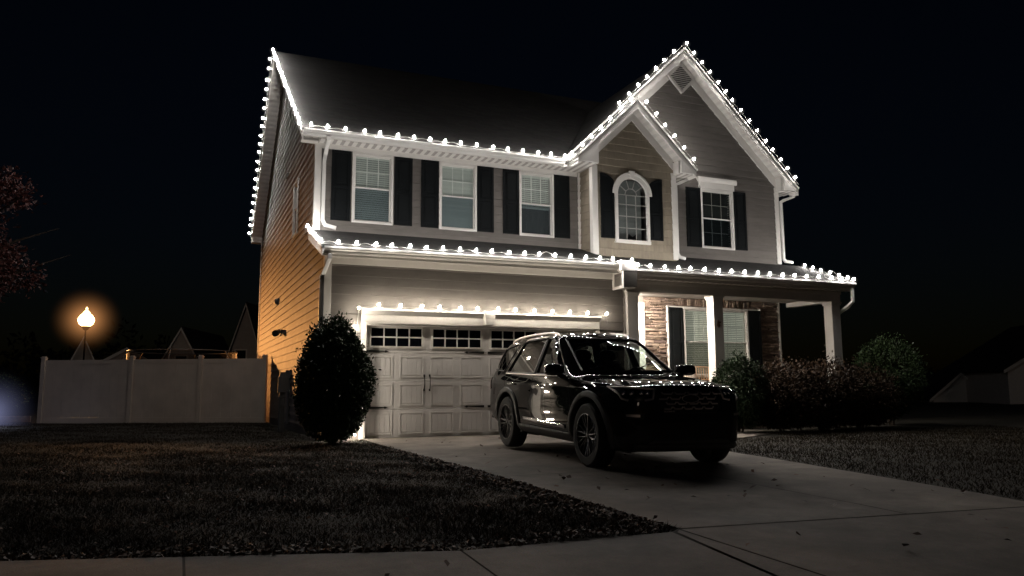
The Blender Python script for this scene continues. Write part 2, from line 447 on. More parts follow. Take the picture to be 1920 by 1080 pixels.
def shutter(W, a0, a1, z0, z1, arch=None, label=None):
    mb = MB(W)
    st = .055
    if arch is None:
        mb.box(a0, a1, z0, z1, .012, .03)
        mb.box(a0, a0+st, z0, z1, .03, .046); mb.box(a1-st, a1, z0, z1, .03, .046)
        zm = (z0+z1)/2-.02
        for lo, hi in ((z0, z0+st), (zm-st/2, zm+st/2), (z1-st, z1)): mb.box(a0+st, a1-st, lo, hi, .03, .0455)
        for lo, hi in ((z0+st, zm-st/2), (zm+st/2, z1-st)):
            x0, x1, y0, y1 = a0+st+.018, a1-st-.018, lo+.02, hi-.02; e = .022
            mb.prism([(x0, y0, .03), (x1, y0, .03), (x1, y1, .03), (x0, y1, .03)], (0, 0, .004))
            mb.box(x0+e, x1-e, y0+e, y1-e, .034, .043)
    else:
        # arch: function a -> z top
        n = 10; xs = [a0+(a1-a0)*i/n for i in range(n+1)]
        poly = [(a0, z0, .012), (a1, z0, .012)]+[(x, arch(x), .012) for x in reversed(xs)]
        mb.prism(poly, (0, 0, .018))
        # rails
        mb.box(a0, a0+st, z0, arch(a0)-.005, .03, .046); mb.box(a1-st, a1, z0, arch(a1)-.03, .03, .046)
        zm = (z0+min(arch(a0), arch(a1)))/2-.02
        mb.box(a0+st, a1-st, z0, z0+st, .03, .0455); mb.box(a0+st, a1-st, zm-st/2, zm+st/2, .03, .0455)
        top = [(x, arch(x), .03) for x in xs]+[(x, arch(x)-st, .03) for x in reversed(xs)]
        mb.prism(top, (0, 0, .0153))
        mb.box(a0+st+.02, a1-st-.02, z0+st+.02, zm-st/2-.02, .03, .042)
    return mb.build('shutter', M['shutter'], house, bevel=.003)

# --- siding walls
mb = MB(WF(0)); DX0, DX1, DZ = .775, 5.655, 2.135
lap(mb, [(0.06, .12), (XG, .12), (XG, 3.46), (0.06, 3.46)], .0, holes=[(DX0, DX1, -1, DZ)], seed=1)
mb.build('garage_front_wall', S, house, fix=False)
wins = [(.74, 1.62), (2.648, 3.527), (4.561, 5.44)]
ZT, ZB = 5.875, 4.365
holes = [(a, b, ZB, ZT) for a, b in wins]
RW = (9.60, 10.62, 4.41, 5.96)
mb = MB(WF(YU))
lap(mb, [(0.06, 4.0), (6.16, 4.0), (6.16, 6.15), (0.06, 6.15)], .0, holes=holes, seed=2)
mb.build('upper_front_wall', S, house, fix=False)
mb = MB(WF(YU))
lap(mb, [(8.36, 4.0), (XR-.06, 4.0), (XR-.06, 6.33), (9.09, 9.2), (6.0, 6.2), (6.0, 6.1), (8.36, 6.1)], .0, holes=[RW], seed=3) if False else None
lap(mb, [(8.36, 4.0), (XR-.06, 4.0), (XR-.06, 6.33), (8.36, 6.33)], .0, holes=[RW], seed=3)
lap(mb, [(6.2, 6.34), (XR-.1, 6.34), (9.09, 9.2)], .0, seed=4)
mb.build('gable_front_wall', S, house, fix=False)
SW = (3.99, 4.76, 4.54, 5.90)
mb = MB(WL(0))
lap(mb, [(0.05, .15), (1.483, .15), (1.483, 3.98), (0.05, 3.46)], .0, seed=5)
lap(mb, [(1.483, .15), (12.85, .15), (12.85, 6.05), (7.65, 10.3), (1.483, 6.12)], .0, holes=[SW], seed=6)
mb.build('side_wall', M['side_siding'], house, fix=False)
# hidden walls closing the volume
mb = MB()
mb.face([(XR, YU, 3.0), (XR, 12.9, 3.0), (XR, 12.9, 6.05), (XR, 7.65, 10.3), (XR, YU, 6.1)])
mb.face([(11.95, YU, 0), (11.95, 12.9, 0), (11.95, 12.9, 3.0), (11.95, YU, 3.0)]); mb.build('right_wall', S, house, fix=False); mb = MB()
mb.face([(0, 12.9, 0), (XR, 12.9, 0), (XR, 12.9, 6.05), (0, 12.9, 6.05)])
mb.build('rear_wall', S, house, fix=False); mb = MB()
mb.face([(XG, 0, 0), (XG, YU, 0), (XG, YU, 3.9), (XG, 0, 3.46)])
mb.build('garage_right_wall', S, house, fix=False)
mb = MB(); mb.box(-.012, XR+.01, 1.6, 12.91, -.3, .148); mb.box(-.012, .775, .02, 1.59, -.3, .148); mb.build('foundation', mat('foundation_block', (.22, .20, .18), .9, noise=.2, bump=.4), house)
# bay
mb = MB(WF(YB)); AX0, AX1, AZ0, ASP = 6.74, 7.60, 4.29, 5.40; ACX = (AX0+AX1)/2; AR = (AX1-AX0)/2
lap(mb, [(6.18, 3.85), (8.36, 3.85), (8.36, 6.32), (7.24, 7.4), (6.18, 6.35)], .0, e=.178, holes=[(AX0, AX1, AZ0, ASP+AR)], shake=True, seed=7)
# corner fillers between rectangular hole and arch
mb.build('bay_front_wall', M['shake'], house, fix=False)
mb = MB(WL(6.15)); lap(mb, [(YB+.05, 3.85), (YU, 3.95), (YU, 6.1), (YB+.05, 6.1)], 0, shake=True, seed=8); mb.build('bay_side_wall', M['shake'], house, fix=False)
mb = MB(); mb.face([(8.39, YB, 3.8), (8.39, YU, 3.9), (8.39, YU, 6.2), (8.39, YB, 6.2)]); mb.build('bay_right_wall', M['shake'], house, fix=False)

# --- corner boards and frieze boards
def cb(x, y, z0, z1, w=.10, lx=True, right=False):
    mb = MB()
    if not right:
        mb.box(x-.034, x+w, y-.034, y+.0, z0, z1)
        if lx: mb.box(x-.0335, x+.0, y+.0, y+w, z0, z1)
    else: mb.box(x-w, x+.034, y-.034, y, z0, z1); mb.box(x, x+.0335, y+.0, y+w, z0, z1)
    mb.build('corner_board', T, house, bevel=.003)
cb(0, 0, .12, 3.4); cb(0, YU, 4.14, 6.02); cb(6.15, YB, 3.93, 6.02, .11); cb(8.39, YB, 3.93, 6.05, .10, right=True)
cb(XR, YU, 4.14, 6.2, .10, right=True)
for bx_ in ((6.08, 6.149, YU-.034, YU, 4.12, 5.98), (-.034, 0, 12.8, 12.92, .15, 5.95)):
    mb = MB(); mb.box(*bx_); mb.build('corner_board', T, house, bevel=.003)
for bx_ in ((.10, 6.1, -.036, .0, 3.235, 3.40), (.10, 6.06, YU-.036, YU, 5.88, 6.0)):
    mb = MB(); mb.box(*bx_); mb.build('frieze_board', T, house, bevel=.003)

# --- windows and shutters
W = WF(YU)
for i, (a, b) in enumerate(wins):
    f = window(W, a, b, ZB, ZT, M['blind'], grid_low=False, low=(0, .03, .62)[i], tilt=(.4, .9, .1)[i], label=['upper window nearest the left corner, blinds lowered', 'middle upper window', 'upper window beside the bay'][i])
for a, b in ((.31, .71), (1.65, 2.04), (2.24, 2.63), (3.54, 3.93), (4.16, 4.55), (5.45, 5.85)): shutter(W, a, b, 4.38, 5.875)
window(W, RW[0], RW[1], RW[2], RW[3], M['dark'], grid_low=True, screen=True, tilt=.2, mun='muntin2', label='dark upper window with white crown in the gable')
shutter(W, 9.15, 9.585, 4.42, 5.95); shutter(W, 10.635, 11.02, 4.43, 5.96)
# crown over gable window
mb = MB(W); mb.box(9.56, 10.66, 5.965, 6.13, .0, .05)
mb.prism([(9.54, 6.13, .0), (9.54, 6.13, .055), (9.50, 6.19, .10), (9.47, 6.20, .13), (9.47, 6.235, .13), (9.47, 6.235, 0)], (1.21, 0, 0))
mb.build('window_crown', T, house, bevel=.003)
window(WL(0), SW[0], SW[1], SW[2], SW[3], M['dark'], grid_low=False, cols=2, casing=.06, label='narrow window on the side wall')

# arched window
W = WF(YB)
mb = MB(W)
N = 28
def arc(r, k): a = PI*k/N; return (ACX+r*math.cos(a), ASP+r*math.sin(a))
R1, R2_ = AR-.045, AR+.085
for k in range(N):
    p0, p1, q1, q0 = arc(R1, k), arc(R1, k+1), arc(R2_, k+1), arc(R2_, k)
    mb.prism([(*p0, .0), (*p1, .0), (*q1, .0), (*q0, .0)], (0, 0, .05))
    r3 = R2_+.02
    a0_, a1_ = arc(R2_-.03, k), arc(R2_-.03, k+1); b0_, b1_ = arc(r3, k), arc(r3, k+1)
    mb.prism([(*a0_, .05), (*a1_, .05), (*b1_, .05), (*b0_, .05)], (0, 0, .02))
mb.box(AX0-.04, AX0+.045, AZ0, ASP, 0, .05); mb.box(AX1-.045, AX1+.04, AZ0, ASP, 0, .05)
mb.box(AX0-.05, AX1+.05, AZ0-.05, AZ0+.03, 0, .06)
mb.prism([(ACX-.045, ASP+AR-.02, .0), (ACX+.045, ASP+AR-.02, .0), (ACX+.07, ASP+AR+.135, .0), (ACX-.07, ASP+AR+.135, .0)], (0, 0, .085))
aw = mb.build('arched_window', T, house, bevel=.002); aw['label'] = 'arched window with keystone in the bay'
# wall filler above arch corners (shake coloured)
mb = MB(W)
for sgn in (1, -1):
    pts = [(ACX+sgn*AR*1.001, ASP+AR+.002, .004)]
    for k in range(0, N//2+1):
        a = PI*k/N; pts.append((ACX+sgn*(AR)*math.cos(a), ASP+AR*math.sin(a), .004))
    for k in range(1, len(pts)-1): mb.face([pts[0], pts[k], pts[k+1]])
mb.build('arch_infill', M['shake'], house, fix=False)
mb = MB(W)
mb.prism([(AX0+.02, AZ0+.02, -.03), (AX1-.02, AZ0+.02, -.03), (AX1-.02, ASP, -.03)]+[(ACX+(AR-.02)*math.cos(PI*k/20), ASP+(AR-.02)*math.sin(PI*k/20), -.03) for k in range(21)]+[(AX0+.02, ASP, -.03)], (0, 0, .004))
mb.build('pane', M['winglass'], aw)
mb = MB(W)
w_ = AX1-AX0-.09
for k in (1, 2):
    x = AX0+.045+w_*k/3; mb.box(x-.008, x+.008, AZ0+.03, ASP+(.0), -.02, -.01)
for z in (AZ0+.32, AZ0+.60, AZ0+.88, ASP): mb.box(AX0+.04, AX1-.04, z-.008, z+.008, -.021, -.011)
r = .15
for k in range(12):
    a, b = PI*k/12, PI*(k+1)/12
    mb.prism([(ACX+r*math.cos(a), ASP+r*math.sin(a), -.02), (ACX+r*math.cos(b), ASP+r*math.sin(b), -.02), (ACX+(r+.016)*math.cos(b), ASP+(r+.016)*math.sin(b), -.02), (ACX+(r+.016)*math.cos(a), ASP+(r+.016)*math.sin(a), -.02)], (0, 0, .009))
for a in (36, 72, 108, 144):
    a = math.radians(a); d = Vector((math.cos(a), math.sin(a))); n = Vector((-d.y, d.x))*.008; c = Vector((ACX, ASP))
    q = [c+d*r-n, c+d*r+n, c+d*(AR-.04)+n, c+d*(AR-.04)-n]; mb.prism([(p.x, p.y, -.0205) for p in q], (0, 0, .008))
mb.build('muntin', M['muntin2'], aw)
mb = MB(W); mb.box(AX0-.01, AX1+.01, AZ0-.01, ASP+AR, -.30, -.29); mb.build('room_behind', selflit(mat('dim_room', (.11, .12, .12), .8, noise=.2, nscale=2), (.5, .5, .47), .055), aw)  # back panel glows a little as if the room were dimly lit
mb = MB(W)      # small bow-shaped silhouette standing on the sill inside
mb.prism([(7.10, 4.33, -.15), (7.16, 4.50, -.15), (7.26, 4.43, -.15), (7.38, 4.52, -.15), (7.42, 4.33, -.15)], (0, 0, .02)); mb.build('sill_ornament', M['black'], aw)
rr = AR+.11
def archL(x): return 5.56+.29*math.sqrt(max(0, 1-((x-6.33)/.40)**2))*1.0
def archR(x): return 5.56+.29*math.sqrt(max(0, 1-((8.01-x)/.40)**2))*1.0
shutter(W, 6.33, 6.685, 4.33, 5.8, arch=archL); shutter(W, 7.655, 8.01, 4.36, 5.8, arch=archR)

# --- roofs
def roof(polys, name, th=.10, mats=None, uvm='xy'):
    mb = MB()
    for poly in polys: mb.prism([(x, y, z-th) for x, y, z in poly], (0, 0, th))
    if uvm == 'xy': uv = lambda c: (c.x, c.y*1.22)
    elif uvm == 'yx': uv = lambda c: (c.y, c.x*1.38)
    else: uv = lambda c: (c.x, c.y)
    return mb.build(name, M['shingle'], house, uv=uv)
SL = (10.5-6.15)/(7.65-1.14)
def mz(y): return 6.15+SL*(y-1.14)
GP, GE = 9.54, 6.24
yv = 1.14+(GP-6.15)/SL
roof([[(-.36, 1.14, 6.15), (5.62, 1.14, 6.15), (5.62, 1.15, mz(1.15)), (9.08, yv-.03, mz(yv-.03)), (9.08, 7.65, 10.5), (-.36, 7.65, 10.5)],
      [(9.08, yv-.03, mz(yv-.03)), (12.54, 1.3, mz(1.3)), (12.54, 7.65, 10.5), (9.08, 7.65, 10.5)]], 'main_roof')
roof([[(-.36, 7.652, 10.5), (12.54, 7.652, 10.5), (12.54, 13.16, 6.1), (-.36, 13.16, 6.1)]], 'rear_roof')
roof([[(5.60, 1.19, 6.22), (9.08, 1.19, GP), (9.08, yv, GP)]], 'gable_roof', uvm='yx')
roof([[(12.58, 1.19, GE-.02), (9.082, 1.19, GP), (9.082, yv, GP), (12.58, 1.5, GE-.02)]], 'gable_roof', uvm='yx')
roof([[(5.62, .55, 6.16), (7.22, .55, 7.70), (7.22, 1.46, 7.70), (7.0, 1.46, 7.5), (5.62, 1.188, 6.16)]], 'bay_roof', uvm='yx')
roof([[(8.82, .55, 6.16), (7.222, .55, 7.70), (7.222, 1.46, 7.70), (8.82, 1.46, 6.16)]], 'bay_roof', uvm='yx')
roof([[(-.13, -.30, 3.545), (6.12, -.30, 3.575), (6.12, YU, 4.16), (-.13, YU, 4.16)]], 'garage_skirt_roof', th=.08)
roof([[(6.125, -.30, 3.465), (12.78, -.30, 3.465), (12.78, YU, 4.13), (6.125, YU, 4.15)]], 'porch_roof', th=.08)
# bay apron (roof around bay bottom keeps shingles below wall)

# --- gutters
def gutter(x0, x1, y, z, h=.115, d=.12, ztilt=0.0, name='gutter', ends=True, mb=None):
    own = mb is None
    mb = mb or MB()
    prof = [(0, 0), (-.055, 0), (-.075, .03), (-.075, .045), (-.11, .07), (-.12, .09), (-.12, h), (-.108, h), (-.108, .092), (-.066, .045), (-.05, .012), (-.006, .012), (-.006, h), (0, h)]
    mb.prism([(x0, y+p, z+q) for p, q in prof], (x1-x0, 0, ztilt))
    if own: return mb.build(name, G, house)
gutter(-.34, 5.55, 1.14, 6.02)
gutter(-.10, 6.06, -.28, 3.37, ztilt=.04, h=.125)
gutter(6.42, 12.74, -.28, 3.315, h=.125)
# gutter on the two sides of the bay roof (running in depth)
def gutter_y(y0, y1, x, z, sgn):
    mb = MB()
    prof = [(0, 0), (.055, 0), (.075, .03), (.075, .045), (.11, .07), (.12, .09), (.12, .115), (0, .115)]
    mb.prism([(x+sgn*p, y0, z+q) for p, q in prof], (0, y1-y0, 0)); return mb.build('gutter', G, house)
gutter_y(.56, 1.0, 5.70, 6.03, -1); gutter_y(.56, 1.46, 8.76, 6.03, 1); gutter_y(1.25, 3.2, 12.56, 6.12, 1)

# --- fascias, soffits, rakes, frieze
mb = MB(); ms = MB(); mr_ = MB()
mb.box(-.33, 5.7, 1.141, 1.16, 6.0, 6.09)
ms.box(-.33, 6.14, 1.161, YU, 5.985, 6.0)
mb.box(-.10, 6.12, -.279, -.26, 3.33, 3.46); ms.box(.0, 6.1, -.259, .0, 3.385, 3.40)
mb.box(6.12, 12.72, -.279, -.26, 3.25, 3.40); ms.box(6.12, 12.72, -.259, -.1, 3.245, 3.26)
ms.box(5.70, 6.149, .60, 1.160, 5.985, 6.0); ms.box(8.392, 8.76, .60, YU, 5.985, 6.0)
mb.box(5.695, 5.715, .56, 1.14, 6.0, 6.10); mb.box(8.745, 8.765, .56, YU, 6.0, 6.10)
def rake_x(xc, zpk, ze_, hw, yf, yw, board=.20, frieze=.20, wallhw=None, left_from=None):
    """rake boards, sloping soffit and frieze of a street facing gable"""
    for sgn in (-1, 1):
        xe = xc+sgn*hw
        x0, z0 = xc, zpk
        th = .10
        # rake board
        mb.prism([(x0, yf, z0-th+.02), (xe, yf, ze_-th+.02), (xe, yf, ze_-th-board+.05), (x0, yf, z0-th-board)], (0, .03, 0))
        # shingle mould
        mb.prism([(x0, yf-.02, z0-.012), (xe, yf-.02, ze_-.012), (xe, yf-.02, ze_-.07), (x0, yf-.02, z0-.07)], (0, .045, 0))
        # soffit
        mr_ = MB(); mr_.prism([(x0, yf+.03, z0-th-.14), (xe, yf+.03, ze_-th-.14+.02), (xe, yf+.03, ze_-th-.155+.02), (x0, yf+.03, z0-th-.155)], (0, yw-yf-.03, 0)); mr_.build('rake_soffit', M['soffit2'], house, uv=lambda c: (c.x*1.25, 0))
        # frieze on the wall
        k = (zpk-ze_)/hw
        fb = frieze*math.sqrt(1+k*k)
        wx = xc+sgn*(wallhw if wallhw else hw-.35)
        zz = lambda x: zpk-k*abs(x-xc)-th-.150
        mb.prism([(xc, yw-.03, zz(xc)), (wx, yw-.03, zz(wx)), (wx, yw-.03, zz(wx)-fb), (xc, yw-.03, zz(xc)-fb)], (0, .03, 0))
rake_x(9.08, GP-.0, GE-.02, 3.5, 1.19, YU, wallhw=3.0)
rake_x(7.22, 7.70, 6.16, 1.6, .55, YB, wallhw=1.13, board=.18, frieze=.17)
# eave returns
mb.box(6.02-.0, 6.148, .553, .60, 5.985, 6.20)
mb.prism([(5.72, .552, 6.0), (6.15, .552, 6.0), (6.15, .552, 6.45), (6.05, .552, 6.45)], (0, .05, 0))
mb.prism([(8.395, .552, 6.0), (8.75, .552, 6.0), (8.75, .552, 6.12), (8.395, .552, 6.42)], (0, .05, 0))
mb.prism([(12.12, 1.192, 6.08), (12.53, 1.192, 6.08), (12.53, 1.192, 6.18), (12.12, 1.192, 6.55)], (0, .05, 0))
ms.box(12.12, 12.55, 1.2, 1.7, 6.075, 6.09)
# side (left) rake: board, soffit; front and back slope
x0 = -.34
for (ya, za, yb, zb) in ((1.14, 6.15, 7.65, 10.5), (7.65, 10.5, 13.14, 6.1)):
    mb.prism([(x0, ya, za-.02), (x0, yb, zb-.02), (x0, yb, zb-.24), (x0, ya, za-.22)], (.025, 0, 0))
    mb.prism([(x0-.025, ya, za+.0), (x0-.025, yb, zb+.0), (x0-.025, yb, zb-.06), (x0-.025, ya, za-.06)], (.024, 0, 0))
    mr_ = MB(); mr_.prism([(x0+.025, ya, za-.215), (x0+.025, yb, zb-.215), (x0+.025, yb, zb-.235), (x0+.025, ya, za-.235)], (.315, 0, 0)); mr_.build('rake_soffit', M['soffit2'], house, uv=lambda c: (c.y*1.25, 0))
    ms_ = mb.prism([(-.03, ya, za-.24), (-.03, yb, zb-.24), (-.03, yb, zb-.40), (-.03, ya, za-.36)], (.028, 0, 0)) if False else None
mb.prism([(x0, 12.9, 5.88), (x0, 13.14, 5.88), (x0, 13.14, 6.08), (x0, 12.9, 6.2)], (.34, 0, 0))
mb.box(-.33, 0, 1.165, YU, 5.96, 5.984)
# left rake of the garage skirt roof
mb.prism([(-.125, -.28, 3.47), (-.125, YU, 4.08), (-.125, YU, 3.94), (-.125, -.28, 3.33)], (.10, 0, 0))
mb.prism([(-.145, -.29, 3.54), (-.145, YU, 4.155), (-.145, YU, 4.10), (-.145, -.29, 3.485)], (.018, 0, 0))
mb.prism([(12.70, -.28, 3.40), (12.70, YU, 4.06), (12.70, YU, 3.92), (12.70, -.28, 3.26)], (.06, 0, 0))
mb.build('fascia', T, house, bevel=.003)
mb = MB(); mb.box(8.352, 8.398, .602, YB-.001, 5.986, 6.30); mb.build('eave_return', T, house); mb = MB(); mb.box(12.05, 12.121, 1.243, YU-.001, 6.076, 6.5); mb.build('eave_return', T, house)
ms.build('soffit', M['soffit'], house, uv=lambda c: (c.x, c.y))


# gable vent
W = WF(YU-.034); mb = MB(W)
vc, vz, vr = 9.10, 8.80, .385
mb.prism([(vc, vz-vr-.04, 0), (vc+vr+.04, vz, 0), (vc, vz+vr+.04, 0), (vc-vr-.04, vz, 0)], (0, 0, .03))
e = .035
for (p, q) in (((vc, vz-vr), (vc+vr, vz)), ((vc+vr, vz), (vc, vz+vr)), ((vc, vz+vr), (vc-vr, vz)), ((vc-vr, vz), (vc, vz-vr))):
    d = Vector((q[0]-p[0], q[1]-p[1])).normalized(); n = Vector((-d.y, d.x))*e
    mb.prism([(p[0]-n.x, p[1]-n.y, .03), (q[0]-n.x, q[1]-n.y, .03), (q[0]+n.x, q[1]+n.y, .03), (p[0]+n.x, p[1]+n.y, .03)], (0, 0, .035))
z = vz-vr+.05
while z < vz+vr-.04:
    hw = vr-abs(z-vz)-.03
    mb.prism([(vc-hw, z-.010, .058), (vc-hw, z+.020, .036), (vc-hw, z+.026, .040), (vc-hw, z-.004, .062)], (2*hw, 0, 0)); z += .052
gv = mb.build('gable_vent', M['trim'], house)
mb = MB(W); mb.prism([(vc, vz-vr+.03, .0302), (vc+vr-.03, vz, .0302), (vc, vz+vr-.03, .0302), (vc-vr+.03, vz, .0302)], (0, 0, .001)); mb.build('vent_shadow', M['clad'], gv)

# --- porch beam, columns, ceiling, eave box
mb = MB()
mb.box(6.38, 12.50, -.10, .16, 2.985, 3.243)
mb.box(6.38, 12.52, -.115, -.10, 3.17, 3.243)
mb.box(12.23, 12.49, .161, YU, 2.985, 3.24)
mb.mi = 0
for y0, y1, z0, z1 in ((-.47, -.40, 3.0, 3.40), (-.08, -.01, 3.0, 3.40), (-.40, -.08, 3.33, 3.40), (-.40, -.08, 3.0, 3.06)): mb.box(6.10, 6.12, y0, y1, z0, z1)
mb.prism([(6.06, -.47, 3.37), (6.43, -.47, 3.37), (6.43, -.47, 3.56), (6.06, -.47, 3.60)], (0, .20, 0))
mb.build('porch_beam', M['column'], house, bevel=.004)
mb = MB(); mb.box(6.12, 6.44, -.46, -.02, 3.02, 3.38); mb.build('beam_end', S, house, bevel=.003)
mb = MB(); mb.box(6.37, 12.22, .161, YU-.06, 3.10, 3.12); mb.build('porch_ceiling', T, house)
for x0, x1 in ((6.42, 6.69), (8.68, 8.94), (12.21, 12.48)):
    mb = MB(); y0, y1 = -.095, .165
    mb.box(x0, x1, y0, y1, .28, 2.90)
    for k, (e, z0, z1) in enumerate(((.018, 2.90, 2.94), (.032, 2.94, 2.984), (.018, .30, .48))): mb.box(x0-e, x1+e, y0-e, y1+e, z0, z1)
    mb.build('porch_column', M['column'], house, bevel=.006)
mb = MB(); mb.box(6.37, 12.6, -.22, YU-.01, -.2, .30); mb.build('porch_floor', M['concrete'], house)
# stone wall
def stones(x0, x1, z0, z1, yw, holes, soldier=()):
    mb = MB(WF(yw)); rs = random.Random(5)
    def st(a, b, c, d):
        for pc in cutholes([(a, c), (b, c), (b, d), (a, d)], holes):
            xs = [p[0] for p in pc]; zs = [p[1] for p in pc]
            A, B, C_, D_ = min(xs)+.003, max(xs)-.003, min(zs)+.003, max(zs)-.003
            if B-A < .02 or D_-C_ < .012: continue
            t = rs.uniform(.03, .075); e = .006; j = lambda: rs.uniform(-.004, .004)
            v = [(A+j(), C_, .0), (B+j(), C_, .0), (B+j(), D_, .0), (A+j(), D_, .0), (A+e+j(), C_+e, t+j()), (B-e+j(), C_+e+j(), t+j()), (B-e+j(), D_-e+j(), t+j()), (A+e+j(), D_-e, t+j())]
            i = [mb.P(p) for p in v]
            for q in ((4, 5, 6, 7), (0, 1, 5, 4), (1, 2, 6, 5), (2, 3, 7, 6), (3, 0, 4, 7)): mb.f.append([i[k] for k in q]); mb.m.append(0)
    z = z0
    while z < z1-.01:
        h = rs.choice((.03, .042, .05, .062, .075)); h = min(h, z1-z); x = x0-rs.uniform(0, .2)
        while x < x1:
            w = rs.uniform(.12, .46); a, b = max(x, x0), min(x+w, x1)
            if b-a > .03 and not any(s[0] < (a+b)/2 < s[1] and s[2] < z+h/2 < s[3] for s in soldier):
                if h < .045 or rs.random() < .7: st(a, b, z, z+h)
                else: st(a, b, z, z+h*.5); st(a, b, z+h*.5, z+h)
            x += w
        z += h
    for (a, b, c, d) in soldier:
        x = a
        while x < b-.01:
            w = min(rs.uniform(.05, .10), b-x); st(x, x+w, c, d); x += w
    for q in cutholes([(x0, z0), (x1, z0), (x1, z1), (x0, z1)], [(8.91, 9.85, 1.18, 2.86), (9.91, 10.86, 1.18, 2.86)]): mb.face([(p[0], p[1], -.003) for p in q])
    return mb
PW = [(8.90, 9.86, 1.17, 2.87), (9.90, 10.87, 1.17, 2.87)]
stones(7.80, 11.90, .30, 3.10, YU-.01, [(8.46, 11.29, 1.15, 2.90)], [(8.80, 10.98, 2.905, 3.085)]).build('stone_wall', M['stone'], house, fix=False)
mb = MB(); mb.box(11.90, 11.95, YU-.07, YU, .3, 3.2); mb.box(8.44, 8.475, YU-.09, YU, 1.13, 2.90); mb.box(11.275, 11.30, YU-.09, YU, 1.13, 2.90); 
mb.box(8.47, 11.28, YU-.03, YU-.012, 1.15, 1.17); mb.box(8.47, 11.28, YU-.03, YU-.012, 2.871, 2.90)
mb.box(7.60, 7.79, YU-.10, YU, .3, 2.94); mb.box(6.55, 7.599, YU-.10, YU, 2.80, 2.94)
mb.build('porch_trim', T, house, bevel=.003)
W = WF(YU-.075)
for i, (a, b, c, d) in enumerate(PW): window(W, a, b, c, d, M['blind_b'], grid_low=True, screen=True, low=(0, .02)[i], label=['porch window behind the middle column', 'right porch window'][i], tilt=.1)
mb = MB(WF(YU-.075)); mb.box(9.861, 9.899, 1.17, 2.87, -.02, .04); mb.build('window_mullion', T, house)
shutter(W, 8.485, 8.885, 1.18, 2.86); shutter(W, 10.885, 11.27, 1.18, 2.86)
mb = MB(WF(YU-.02)); mb.box(6.55, 7.595, .30, 2.80, -.03, .0)
for a, b, c, d in ((6.66, 7.02, .45, 1.2), (7.12, 7.48, .45, 1.2), (6.66, 7.02, 1.35, 2.6), (7.12, 7.48, 1.35, 2.6)): mb.box(a, b, c, d, 0, .012)
mw_ = MB(); mw_.box(6.37, 7.79, YU-.06, YU-.01, 2.941, 3.10); mw_.build('porch_wall_header', S, house)
fd = mb.build('front_door', M['shutter'], house, bevel=.004)
mb = MB(); mb.lathe([(.03, 0), (.035, -.03), (.02, -.05), (0.001, -.055)], 12, (7.5, YU-.02, 1.25), 'y'); mb.build('handle', M['iron'], fd, smooth=True)

# --- garage door
W = WF(.10)
mb = MB(W)
for k in range(4):
    z0 = k*.5325; mb.box(DX0+.005, DX1-.005, z0+.003, z0+.5295, -.04, 0)
gd = mb.build('garage_door', M['door'], house, bevel=.003); gd['label'] = 'white carriage style garage door with square lights across the top'
mb = MB(W)
for row in range(3):
    zc0, zc1 = ((.065, .475), (.60, 1.005), (1.13, 1.535))[row]
    for c in range(8):
        xc = DX0+(c+.5)*.61; a, b = xc-.235, xc+.235
        mb.box(a, a+.022, zc0, zc1, .0, .009); mb.box(b-.022, b, zc0, zc1, .0, .009)
        mb.box(a+.022, b-.022, zc0, zc0+.022, .0, .009); mb.box(a+.022, b-.022, zc1-.022, zc1, .0, .009)
        n = 4; wv = (b-a-.09)/n
        for j in range(n): mb.box(a+.045+j*wv+.003, a+.045+(j+1)*wv-.003, zc0+.045, zc1-.045, .0, .006)
mb.build('door_panel', M['door'], gd, bevel=.0025)
for c in range(4):
    xc = DX0+(c+.5)*1.22; a, b, z0, z1 = xc-.53, xc+.53, 1.69, 2.10
    mb = MB(W); t = .035
    mb.box(a, a+t, z0, z1, 0, .022); mb.box(b-t, b, z0, z1, 0, .022); mb.box(a+t, b-t, z0, z0+t, 0, .021); mb.box(a+t, b-t, z1-t, z1, 0, .021)
    for k in range(1, 4): x = a+t+(b-a-2*t)*k/4; mb.box(x-.013, x+.013, z0+t, z1-t, .002, .018)
    mb.box(a+t, b-t, (z0+z1)/2-.013, (z0+z1)/2+.013, .003, .0185)
    wl = mb.build('door_window', T, gd, bevel=.003)
    mb = MB(W); mb.box(a+t-.003, b-t+.003, z0+t-.003, z1-t+.003, .001, .006); mb.build('pane', M['blackglass'], wl)
for z in (.565, 1.625):
    for x, sg in ((DX0+.04, 1), (DX0+2.40, -1), (DX0+2.48, 1), (DX1-.04, -1)):
        mb = MB(W)
        L_ = .42
        mb.prism([(x, z-.022, 0), (x+sg*(L_-.08), z-.009, 0), (x+sg*(L_-.06), z-.022, 0), (x+sg*L_, z, 0), (x+sg*(L_-.06), z+.022, 0), (x+sg*(L_-.08), z+.009, 0), (x, z+.022, 0)], (0, 0, .012))
        mb.build('strap_hinge', M['iron'], gd)
for x in (DX0+1.165, DX0+1.275, DX0+3.605, DX0+3.715):
    mb = MB(W); mb.tube([(x, .90, .004), (x, .905, .03), (x, .98, .045), (x, 1.08, .045), (x, 1.155, .03), (x, 1.16, .004)], [.012, .010, .008, .008, .010, .012], 8)
    mb.box(x-.016, x+.016, .87, .915, 0, .008); mb.box(x-.016, x+.016, 1.145, 1.19, 0, .008)
    mb.build('handle', M['iron'], gd, smooth=True)
mb = MB(WF(0))
mb.box(DX0-.10, DX0+.0, 0, DZ+.005, -.10, .028); mb.box(DX1, DX1+.10, 0, DZ+.005, -.10, .028); mb.box(DX0, DX1, DZ-.03, DZ+.005, -.10, .026)
mb.box(DX0-.10, DX1+.10, DZ+.006, DZ+.035, -.02, .045)
mb.box(DX0-.10, DX1+.10, DZ+.036, DZ+.17, -.02, .026)
